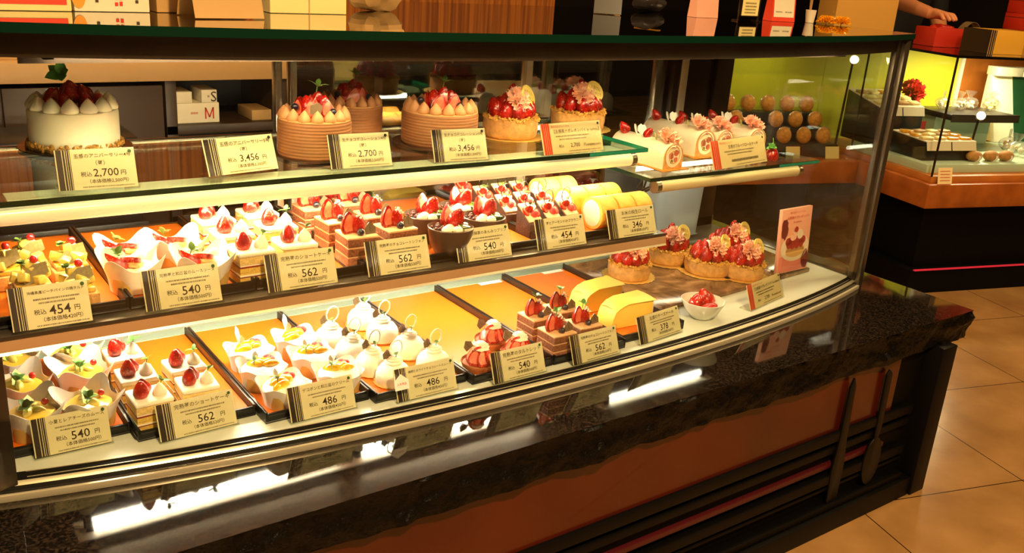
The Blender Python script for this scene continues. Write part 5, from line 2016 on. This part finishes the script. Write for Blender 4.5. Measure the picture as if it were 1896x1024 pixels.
for (px, py, w_, h_, d_, mt, chh, ink, lb) in ((365, 228, .13, .056, .12, 'box_white', 'M', 'red_ink', 'white cake box printed with a red M in a pigeonhole'),
                                             (388, 193, .044, .036, .10, 'box_white', 'S', 'ink', 'small white box printed with a dark S above another box'),
                                             (338, 193, .055, .032, .10, 'box_white', None, 'ink', 'plain small white box beside the box marked S'),
                                             (485, 228, .06, .03, .12, 'kraft', None, 'ink', 'low tan box in the dark pigeonhole beside the door stile')):
    P = at_y(px, py, KY + .03)
    zz = .6855 if py > 200 else .742
    t = carton('cake_box', lb, 'box', P.x, KY + .03 + d_ / 2, w_, d_, h_, 0, mt, zz, 'cake boxes in the pigeonholes')
    if chh:
        b = B().to(0, -d_ / 2 - .0005, 0, rx=pi / 2)
        if chh == 'M':
            cx_, hh_ = w_ * .28, h_ * .29
            for q0, q1 in (((-.011, -1), (-.011, 1)), ((-.011, 1), (0, -.7)), ((0, -.7), (.011, 1)), ((.011, 1), (.011, -1))):
                (xa_, ya_), (xb_, yb_) = q0, q1
                b.add([(cx_ + xa_ - .002, h_ * .48 + ya_ * hh_, .0004), (cx_ + xa_ + .002, h_ * .48 + ya_ * hh_, .0004), (cx_ + xb_ + .002, h_ * .48 + yb_ * hh_, .0004), (cx_ + xb_ - .002, h_ * .48 + yb_ * hh_, .0004)], [(0, 1, 2, 3)])
        else:
            put_text(b, chh, w_ * .28, h_ * .48, h_ * .8, None, .0003)
        seg_dashes(b, -w_ * .05, h_ * .5, w_ * .16, .006, .0003, 0, 1)
        obj('box_letter', b.mesh('box_letter', ink), t)
for i, (px, py, w_, d_, mt, lb) in enumerate(((200, 122, .20, .16, 'white_paper', 'stack of white lined paper on the back counter'), (60, 122, .16, .12, 'counter_beige', 'tan tray lying on the back counter near the picture edge'),
                                             (398, 112, .05, .03, 'box_white', 'small white slip lying on the back counter'))):
    P = at(px, py, .887)
    t = thing(['paper_stack', 'shallow_tray', 'paper_slip'][i], lb, ['papers', 'tray', 'paper'][i], (P.x, KY + .02 + d_ / 2, .8665), .05)
    b = B()
    for k_ in range(6 if i == 0 else 1):
        b.to(0, 0, 0, rz=.02 * math.sin(3 * k_)).box(-w_ / 2, w_ / 2, -d_ / 2, d_ / 2, .004 * k_, .004 * k_ + .0035)
    obj('sheets' if i != 1 else 'tray_plate', b.mesh('sheets', mt), t)
    if i == 0:
        obj('yellow_sheet', B().box(.02, .10, -.09, .04, .0245, .026).mesh('yellow_sheet', 'citrus'), t)
# ribbed black crate stack in the shadows
P = at_y(60, 300, KY - .10)
t = thing('crate_stack', 'dark ribbed crate standing behind the white cream cake', 'crate', (.42, KY - .19, 0))
b = B()
for k_ in range(8):
    b.box(-.17, .17, -.11, .11, .09 * k_, .09 * k_ + .06)
    b.box(-.16, .16, -.10, .10, .09 * k_ + .06, .09 * k_ + .09)
obj('crate_body', b.mesh('crate_body', 'bag_dark', bevel=.004), t)


# ---------------------------------------------------------------- the pastry counter behind, turned against the case
def lobj(name, me, t, **kw):
    return obj(name, me, t, **kw)


CT = thing('pastry_counter', 'wood-topped pastry counter with a glass case and a black base', 'counter', CORNER, TILE_A)
UL, UR, VB = -0.85, 1.35, 0.86
obj('counter_base', B().box(.06, UR, .06, VB, 0, .37).box(UL + .05, .06, .50, VB + .06, 0, .37).mesh('counter_base', 'black_base'), CT)
obj('kick_board', B().box(.02, UR, .02, VB, 0, .10).mesh('kick_board', 'black_base'), CT)
obj('led_strip', B().box(.035, UR, .014, .024, .100, .1045).mesh('led_strip', 'led_red'), CT, label='glowing red line along the base')
b = B().prism([(0, 0), (UR, 0), (UR, VB), (0, VB)], .366, .462)
b.prism([(UL, .42), (0, .42), (0, VB + .06), (UL, VB + .06)], .366, .462)
obj('wood_slab', b.mesh('wood_slab', 'wood_counter', bevel=.004), CT, label='thick orange brown wooden slab')
b = B().prism([(.035, .035), (UR, .035), (UR, VB), (.035, VB)], .462, .488)
obj('case_plinth', b.mesh('case_plinth', 'wood_light', bevel=.002), CT)
b = B().prism([(.055, .09), (UR, .09), (UR, .55), (.055, .55)], .488, .522)
obj('mint_deck', b.mesh('mint_deck', 'mint_deck', bevel=.002), CT)
b = B().box(.035, UR, .032, .036, .488, .945).box(.032, .036, .036, .80, .488, .945)
obj('case_glass', b.mesh('case_glass', 'pane_glass'), CT)
for v_ in (.030, .52):
    obj('case_edge', B().box(.030, .036, v_, v_ + .006, .488, .945).mesh('case_edge', 'bronze_frame'), CT)
b = B().prism([(.02, .02), (UR, .02), (UR, .82), (.02, .82)], .946, .956, 0, 1)
b.prism([(UL, .44), (.018, .44), (.018, .82), (UL, .82)], .946, .956, 0, 1)
obj('glass_top', b.mesh('glass_top', ['top_glass', 'black_base']), CT)
obj('backdrop_board', B().box(UL + .1, .80, .80, .82, .462, .944).mesh('backdrop_board', 'lime_wall'), CT, label='bright lime green back board')
obj('backdrop_board', B().box(.82, UR, .80, .82, .488, .944).mesh('backdrop_board', 'wood_light'), CT)
obj('backdrop_edge', B().box(.80, .82, .785, .822, .488, .944).mesh('backdrop_edge', 'lamp_white'), CT)
b = B().box(UL + .1, .03, .440, .444, .464, .945)
obj('case_glass', b.mesh('case_glass', 'pane_glass'), CT)


def lthing(name, label, cat, u, v, z, rz=0.0, group=None):
    return thing(name, label, cat, L(u, v, z), TILE_A + rz, group)


# slanted display boxes with biscuit packs
def slant_box(u, v, z, w, d, hf, hb, label, seed, mat='bag_dark'):
    t = lthing('display_box', label, 'display box', u, v, z)
    b = B().profile_x([(-d / 2, 0), (d / 2, 0), (d / 2, hb), (-d / 2, hf)], -w / 2, w / 2)
    obj('box_body', b.mesh('box_body', mat, bevel=.001), t)
    tl = math.atan2(hb - hf, d)
    b = B().to(0, -d / 2, hf + .0005, rx=tl)
    b.box(-w / 2, w / 2, 0, d / math.cos(tl), 0, .004)
    obj('box_lid', b.mesh('box_lid', 'box_white'), t)
    r = random.Random(seed)
    pk = B().box(-.026, .026, -.018, .018, 0, .010).mesh('biscuit_pack', 'box_cream', bevel=.004)
    pk2 = B().box(-.026, .026, -.018, .018, 0, .010).mesh('biscuit_pack', 'citrus', bevel=.004)
    pk3 = B().box(-.026, .026, -.018, .018, 0, .010).mesh('biscuit_pack', 'kraft', bevel=.004)
    for i in range(4):
        for j in range(3):
            x, y = -w / 2 + w * (i + .5) / 4, d * (j + .6) / 3.4
            obj('biscuit_pack', r.choice((pk, pk, pk2, pk3)), t, (x, -d / 2 + y * math.cos(tl), hf + .005 + y * math.sin(tl)), (tl, 0, r.uniform(-.3, .3)), min(1.0, w / .24))
    for k_ in range(2):
        b = B().to(0, -d / 2 - .0012, 0)
        b.profile_x([(-.012, hf - .032), (0, hf + .003), (.0012, hf + .003), (-.0108, hf - .032)], -w / 2 + w * k_ / 2 + .003, -w / 2 + w * (k_ + 1) / 2 - .003)
        obj('price_flap', b.mesh('price_flap', 'box_white'), t)
    return t


t = slant_box(.20, .56, .523, .24, .22, .165, .21, 'raised slanted box of wrapped biscuits before the lime board', 1, 'cabinet_dark')
t = slant_box(.22, .26, .523, .26, .20, .075, .085, 'low box of wrapped biscuits lit brightly behind the counter glass', 2, 'bag_dark')
t = lthing('red_rosette', 'red paper flower ball behind the biscuit boxes', 'flower ball', .46, .70, .523)
obj('stem', B().lathe([(.012, 0), (.012, .20), (0, .2)], 12).mesh('stem', 'box_red'), t)
obj('blossom', K('rball', lambda: me_carnation('red_petal', .055)), t, (0, 0, .20), (.9, 0, 0))
t = lthing('red_stand', 'narrow red paper stand under the biscuit boxes', 'stand', .36, .50, .523)
obj('stand_leaf', B().box(-.03, .03, -.003, .003, 0, .10).mesh('stand_leaf', 'box_red'), t)
# raised tray with bags
t = lthing('black_tray', 'long black tray on a riser carrying clear bags of sweets', 'tray', .60, .50, .523)
obj('tray_plate', B().box(-.19, .19, -.12, .12, .125, .150).mesh('tray_plate', 'bag_dark', bevel=.002), t)
obj('tray_front', B().box(-.19, .19, -.124, -.120, .118, .152).mesh('tray_front', 'cabinet_brown'), t)
obj('riser', B().box(-.16, .16, .0, .1, 0, .125).mesh('riser', 'mint_deck'), t)


def sweet_bag(u, v, z, label, seed, s=1.0, tint='box_white', group='clear bags of sweets'):
    t = lthing('sweet_bag', label, 'bag', u, v, z, seed * .7, group)
    r = random.Random(seed)
    b = B().to(0, 0, .0285 * s)
    b.ball(.042 * s, .032 * s, .0275 * s, 16, 0, .22, 50)
    obj('film', b.mesh('film', 'bag_film', 30), t)
    b = B()
    for i in range(9):
        a = r.uniform(0, 6.28)
        b.to(.020 * s * math.cos(a), .014 * s * math.sin(a), .012 * s + .022 * s * r.random(), r.random() * 3, r.random() * 3, 0).ball(.011 * s, .009 * s, .006 * s, 8)
    obj('sweets', b.mesh('sweets', tint), t)
    b = B()
    b.sheet(lambda u_, v_: ((.006 + .022 * v_) * s * (2 * u_ - 1), .004 * math.sin(7 * u_) * s, (.052 + .034 * v_) * s), 10, 3, 0, .0008)
    obj('bag_neck', b.mesh('bag_neck', 'bag_film'), t)
    return t


for i, (u, v, z, lb) in enumerate(((.50, .54, .674, 'clear bag of white sweets on the black tray beside the red flower ball'), (.58, .52, .674, 'clear bag of sweets second on the black tray'), (.66, .55, .674, 'clear bag of sweets in the middle of the black tray'),
                                   (.74, .50, .674, 'clear bag of sweets near the outer end of the black tray'), (.80, .56, .674, 'clear bag of sweets at the back outer end of the black tray'))):
    sweet_bag(u, v, z, lb, i + 1, .95, 'box_white' if i < 3 else 'box_cream')
for i, (u, v, lb) in enumerate(((.66, .24, 'clear bag of sweets on the mint deck beside the bread rolls'), (.76, .26, 'large clear bag of sweets at the picture edge on the mint deck'), (.72, .34, 'clear bag of tan sweets half hidden on the mint deck'))):
    sweet_bag(u, v, .5225, lb, i + 8, 1.15, 'box_tan' if i == 2 else 'box_white')
for i, u in enumerate((.34, .43, .51)):
    t = lthing('bread_roll', ['split brown bread roll nearest the glass corner on the mint deck', 'split brown bread roll between two others on the mint deck', 'split brown bread roll nearest the sweet bags on the mint deck'][i], 'bread roll', u, .145, .5225, .2, 'bread rolls')
    b = B().to(0, 0, .022)
    b.ball(.040, .028, .022, 16, 0, .06, 30)
    obj('crust', K('crust', lambda: b.mesh('crust', 'bread')), t)
    obj('paper_band', K('pband', lambda: B().to(0, 0, .022, ry=pi / 2).lathe([(.0215, -.006), (.029, -.006), (.029, .006), (.0215, .006)], 20, 0, lambda a, r, z: (r, z)).mesh('paper_band', 'white_paper')), t, (0, 0, 0), (0, 0, 0), (1, 1.0, .8))
# white carton with green sash, price slip, spot lamp
t = lthing('sash_box', 'white upright box with a dark green sash inside the counter', 'box', .97, .60, .523, -.1)
obj('carton', B().profile_x([(-.08, 0), (.06, 0), (.06, .30), (.03, .30)], -.12, .20).mesh('carton', 'box_white', bevel=.001), t)
b = B().profile_x([(-.082, 0), (-.08, 0), (.03, .30), (.028, .30)], -.01, .06)
obj('sash', b.mesh('sash', 'green_sash'), t)
obj('carton_flap', B().box(-.12, .02, .00, .07, .295, .335).box(.025, .20, .0, .07, .295, .335).mesh('carton_flap', 'box_white', bevel=.002), t)
t = lthing('price_slip', 'pinkish price slip leaning outside the counter glass at its corner', 'price card', .085, .016, .4625)
obj('slip', B().profile_x([(-.004, 0), (-.003, 0), (.010, .062), (.009, .062)], -.035, .035).mesh('slip', 'card_paper_red'), t)
b = B().to(0, -.0045, 0, rx=pi / 2 - .21)
for i in range(4):
    seg_dashes(b, 0, .05 - .012 * i, .05, .004, .0008, 0, i)
obj('slip_print', b.mesh('slip_print', 'red_ink'), t)
def spot_lamp(u, v, z, h, rz, label):
    t = lthing('spot_lamp', label, 'lamp', u, v, z, rz, 'spot lamps of the pastry counter')
    obj('rod', B().tube([(0, 0, 0), (.01, -.005, h)], .005, 8).mesh('rod', 'bronze_frame'), t)
    b = B().to(.012, -.008, h + .013, rx=1.25, rz=-.6)
    b.lathe([(.010, -.03), (.018, -.01), (.020, .012), (.017, .012), (.012, -.004)], 18)
    hd = obj('lamp_head', b.mesh('lamp_head', 'steel'), t)
    b = B().to(.012, -.008, h + .013, rx=1.25, rz=-.6)
    b.lathe([(0, .008), (.015, .008), (.015, .010), (0, .010)], 16)
    obj('lamp_lens', b.mesh('lamp_lens', 'spot_glow'), hd)


spot_lamp(.36, .20, .523, .165, 0, 'small spot lamp on a dark rod behind the bread rolls')
spot_lamp(-.06, .52, .4625, .40, 0, 'tall spot lamp on a dark rod seen through the end of the show case')

# stepped rack of cookie bags seen through the end of the case
t = lthing('cookie_rack', 'dark stepped rack of bagged round cookies on the pastry counter', 'rack', -.42, .60, .4630)
b = B()
for k_ in range(3):
    b.box(-.36, .36, -.10 + .075 * k_, -.10 + .075 * (k_ + 1), 0, .055 + .055 * k_)
obj('rack_step', b.mesh('rack_step', 'cabinet_dark', bevel=.002), t)
for k_ in range(3):
    for i in range(7):
        if i in (3,) and k_ < 2:
            continue
        c_ = lthing('cookie_bag', 'bagged round cookie on the %s step of the rack, %s' % (('lowest', 'middle', 'top')[k_], ('farthest from the counter corner', 'second along', 'third along', 'fourth along', 'fifth along', 'sixth along', 'nearest the counter corner')[i]), 'cookie',
                    -.42 - .31 + .10 * i, .60 - .085 + .075 * k_, .4625 + .056 + .055 * k_, 0, 'bagged cookies on the rack')
        obj('cookie', K('cookie', lambda: B().to(0, .004, .036, rx=pi / 2 - .25).lathe([(.030, -.004), (.036, 0), (.034, .006), (.024, .013), (.010, .017), (0, .018)], 24).mesh('cookie', 'cookie')), c_)
        obj('film', K('cfilm', lambda: B().to(0, .004, .037).ball(.040, .009, .036, 14, 0, .25, 40).mesh('film', 'bag_film', 30)), c_)
for i, u in enumerate((-.30, -.10)):
    t = lthing('price_slip', ['white price slip before the cookie rack', 'white price slip before the pale cookies near the counter corner'][i], 'price card', u, .475, .4625)
    obj('slip', K('slip2', lambda: B().profile_x([(-.004, 0), (-.003, 0), (.010, .05), (.009, .05)], -.035, .035).mesh('slip', 'box_cream')), t)
t = lthing('wicker_scoop', 'small tan scoop lying on the wooden counter', 'scoop', -.52, .452, .4625)
b = B().ball(.05, .018, .010, 14)
b.v = [(x, y, z + .0105) for x, y, z in b.v]
b.to().tube([(.045, 0, .010), (.16, .0, .010)], .004, 8)
obj('scoop_body', b.mesh('scoop_body', 'kraft'), t)
t = lthing('red_tag', 'red paper sign with pale letters behind the fruit rolls', 'sign', -.66, .50, .4625)
obj('tag_sheet', B().box(-.03, .03, -.002, .002, 0, .12).mesh('tag_sheet', 'box_red'), t)
b = B().to(0, -.0024, 0, rx=pi / 2)
for i in range(3):
    for q in (-.013, .013):
        for k_ in range(4):
            b.box(q - .009, q + .009, .022 + .032 * i + .005 * k_, .0245 + .032 * i + .005 * k_, .0001, .0003)
        b.box(q - .0015, q + .0015, .020 + .032 * i, .042 + .032 * i, .0001, .0003)
obj('tag_lettering', b.mesh('tag_lettering', 'box_cream'), t)

# parcels on the counter's glass top
ZC2 = .9565
t = lthing('tall_carton', 'tall plain tan carton standing on the pastry counter', 'carton', -.02, .56, ZC2)
obj('carton', B().box(-.17, .135, -.06, .06, 0, .34).mesh('carton', 'carton_tan', bevel=.002), t)
t = lthing('red_parcel', 'red wrapped parcel under a hand on the pastry counter', 'parcel', .29, .42, ZC2)
obj('parcel_body', B().box(-.08, .08, -.06, .06, 0, .075).mesh('parcel_body', 'box_red', bevel=.003), t)
b = B().to(0, 0, .075)
b.ball(.05, .035, .014, 18, 0, .4, 60)
obj('gathered_cloth', b.mesh('gathered_cloth', 'box_red', 30), t)
t = lthing('striped_box', 'yellow gift box with tan band and black striped end', 'gift box', .415, .20, ZC2)
obj('carton', B().box(-.12, .20, -.07, .07, 0, .090).mesh('carton', 'box_gold', bevel=.001), t)
obj('tan_band', B().box(.03, .15, -.0708, .0708, -.0002, .0908).mesh('tan_band', 'box_tan'), t)
obj('black_end', B().box(-.152, -.1205, -.07, .07, 0, .090).mesh('black_end', 'bag_dark'), t)
b = B()
for k_ in range(3):
    b.box(-.148 + .010 * k_, -.145 + .010 * k_, -.0706, -.0695, 0.0, .0905)
obj('end_stripe', b.mesh('end_stripe', 'counter_beige'), t)
for k_ in range(2):
    t = lthing('red_box', ['lower of two red boxes at the picture edge on the yellow gift box', 'upper of two red boxes at the picture edge'][k_], 'gift box', .62, .22, ZC2 + .0915 + .0655 * k_, .03 * k_, 'red boxes')
    obj('carton', B().box(-.14, .14, -.07, .07, 0, .065).mesh('carton', 'box_red', bevel=.0015), t)
    obj('lid_line', B().box(-.1405, .1405, -.0705, .0705, .048, .050).mesh('lid_line', 'stripe_brown'), t)
t = lthing('ribbon_loop', 'grey brown curled ribbon band behind the yellow gift box', 'ribbon', .42, .40, ZC2)
b = B()
b.sheet(lambda u, v: (-.07 + .16 * u, -.02 + .04 * v, .002 + .11 * math.sin(pi * min(1, .08 + .92 * u)) * (1 - .15 * u)), 20, 2, 0, .0015)
obj('ribbon_band', b.mesh('ribbon_band', 'ribbon_grey'), t)

# ---------------------------------------------------------------- the shop assistant behind the counter
t = lthing('person', 'person in black working clothes resting a hand on the red parcel', 'person', 0.62, 1.12, 0)
hand = Vector((.29 - .62, .42 - 1.12, 1.055))          # on the parcel
J = {'pelvis': (0, .02, .88), 'belly': (0, .0, 1.02), 'chest': (0, -.04, 1.20), 'neck': (0, -.05, 1.36), 'skull': (0, -.09, 1.47), 'crown': (0, -.08, 1.56),
     'shr': (-.17, -.05, 1.29), 'elr': (-.33, -.34, 1.135), 'wrr': (hand.x - .03, hand.y + .075, hand.z + .032),
     'shl': (.17, -.05, 1.29), 'ell': (.22, -.08, 1.03), 'wrl': (.16, -.22, .90), 'hal': (.13, -.29, .88),
     'hipr': (-.09, .02, .84), 'knr': (-.10, -.01, .46), 'anr': (-.10, .03, .08), 'tor': (-.11, -.12, .035),
     'hipl': (.09, .02, .84), 'knl': (.10, -.01, .46), 'anl': (.10, .03, .08), 'tol': (.11, -.12, .035)}
ED = [('pelvis', 'belly'), ('belly', 'chest'), ('chest', 'neck'), ('neck', 'skull'), ('skull', 'crown'), ('chest', 'shr'), ('shr', 'elr'), ('elr', 'wrr'), ('chest', 'shl'), ('shl', 'ell'), ('ell', 'wrl'), ('wrl', 'hal'),
      ('pelvis', 'hipr'), ('hipr', 'knr'), ('knr', 'anr'), ('anr', 'tor'), ('pelvis', 'hipl'), ('hipl', 'knl'), ('knl', 'anl'), ('anl', 'tol')]
RAD = {'pelvis': .125, 'belly': .11, 'chest': .125, 'neck': .05, 'skull': .085, 'crown': .07, 'shr': .062, 'elr': .042, 'wrr': .027, 'shl': .062, 'ell': .042, 'wrl': .028, 'hal': .036,
       'hipr': .085, 'knr': .058, 'anr': .042, 'tor': .036, 'hipl': .085, 'knl': .058, 'anl': .042, 'tol': .036}
# palm and five fingers of the right hand, curled over the parcel's edge
pw_ = Vector(J['wrr'])
J['palm'] = tuple(pw_ + Vector((.022, -.045, -.006)))
RAD['palm'] = .026
ED.append(('wrr', 'palm'))
pp = Vector(J['palm'])
for i, (dx, ln_) in enumerate(((-.027, .062), (-.009, .072), (.010, .068), (.027, .054))):
    k0, k1, k2 = 'f%da' % i, 'f%db' % i, 'f%dc' % i
    J[k0] = tuple(pp + Vector((dx, -.020, .004)))
    J[k1] = tuple(pp + Vector((dx * 1.25 + .006, -.020 - ln_ * .5, .004)))
    J[k2] = tuple(pp + Vector((dx * 1.3 + .010, -.020 - ln_ * .85, -.020)))
    RAD[k0], RAD[k1], RAD[k2] = .0105, .0092, .0078
    ED += [('palm', k0), (k0, k1), (k1, k2)]
J['t1'] = tuple(pw_ + Vector((.046, -.022, -.012)))
J['t2'] = tuple(pw_ + Vector((.062, -.055, -.022)))
RAD['t1'], RAD['t2'] = .0125, .0095
ED += [('wrr', 't1'), ('t1', 't2')]


def skin_mesh(name, names, edges, grow, mat):
    ns = list(names)
    me = bpy.data.meshes.new(name)
    me.from_pydata([J[n] for n in ns], [(ns.index(a), ns.index(c)) for a, c in edges], [])
    o = bpy.data.objects.new(name, me)
    COL.objects.link(o)
    md = o.modifiers.new('skin', 'SKIN')
    md.use_smooth_shade = True
    for i, n in enumerate(ns):
        me.skin_vertices[0].data[i].radius = (RAD[n] * grow(n), RAD[n] * grow(n))
        me.skin_vertices[0].data[i].use_root = (i == 0)
    md2 = o.modifiers.new('sub', 'SUBSURF')
    md2.levels = md2.render_levels = 2
    me.materials.append(MATS[mat])
    o.parent = t
    return o


skin_mesh('body', J.keys(), ED, lambda n: 1.0, 'skin')
cl = [k for k in J if k not in ('skull', 'crown', 'wrr', 'wrl', 'hal', 'palm', 't1', 't2', 'tor', 'tol') and not k[0] == 'f']
skin_mesh('black_clothing', cl, [e for e in ED if e[0] in cl and e[1] in cl], lambda n: 1.16 if n != 'neck' else 1.05, 'cloth_black')
b = B().to(0, -.075, 1.525)
b.lathe([(.088, -.03), (.104, .01), (.100, .06), (.07, .095), (0, .11)], 20)
obj('hair', b.mesh('hair', 'hair_black'), t)
b = B()
for sx in (-1, 1):
    b.to(sx * .032, -.168, 1.488).ball(.010, .006, .007, 10)
obj('eyes', b.mesh('eyes', 'hair_black'), t)
obj('nose', B().to(0, -.176, 1.462).ball(.011, .014, .018, 10).mesh('nose', 'skin'), t)
obj('mouth', B().to(0, -.165, 1.428).ball(.022, .006, .005, 10).mesh('mouth', 'poster_berry'), t)
obj('ears', B().to(-.088, -.09, 1.475).ball(.009, .018, .027, 10).to(.088, -.09, 1.475).ball(.009, .018, .027, 10).mesh('ears', 'skin'), t)
for i, s_ in enumerate((-1, 1)):
    obj('shoe', B().to(s_ * .11, -.05, .035).ball(.048, .13, .035, 14).mesh('shoe', 'bag_dark'), t)
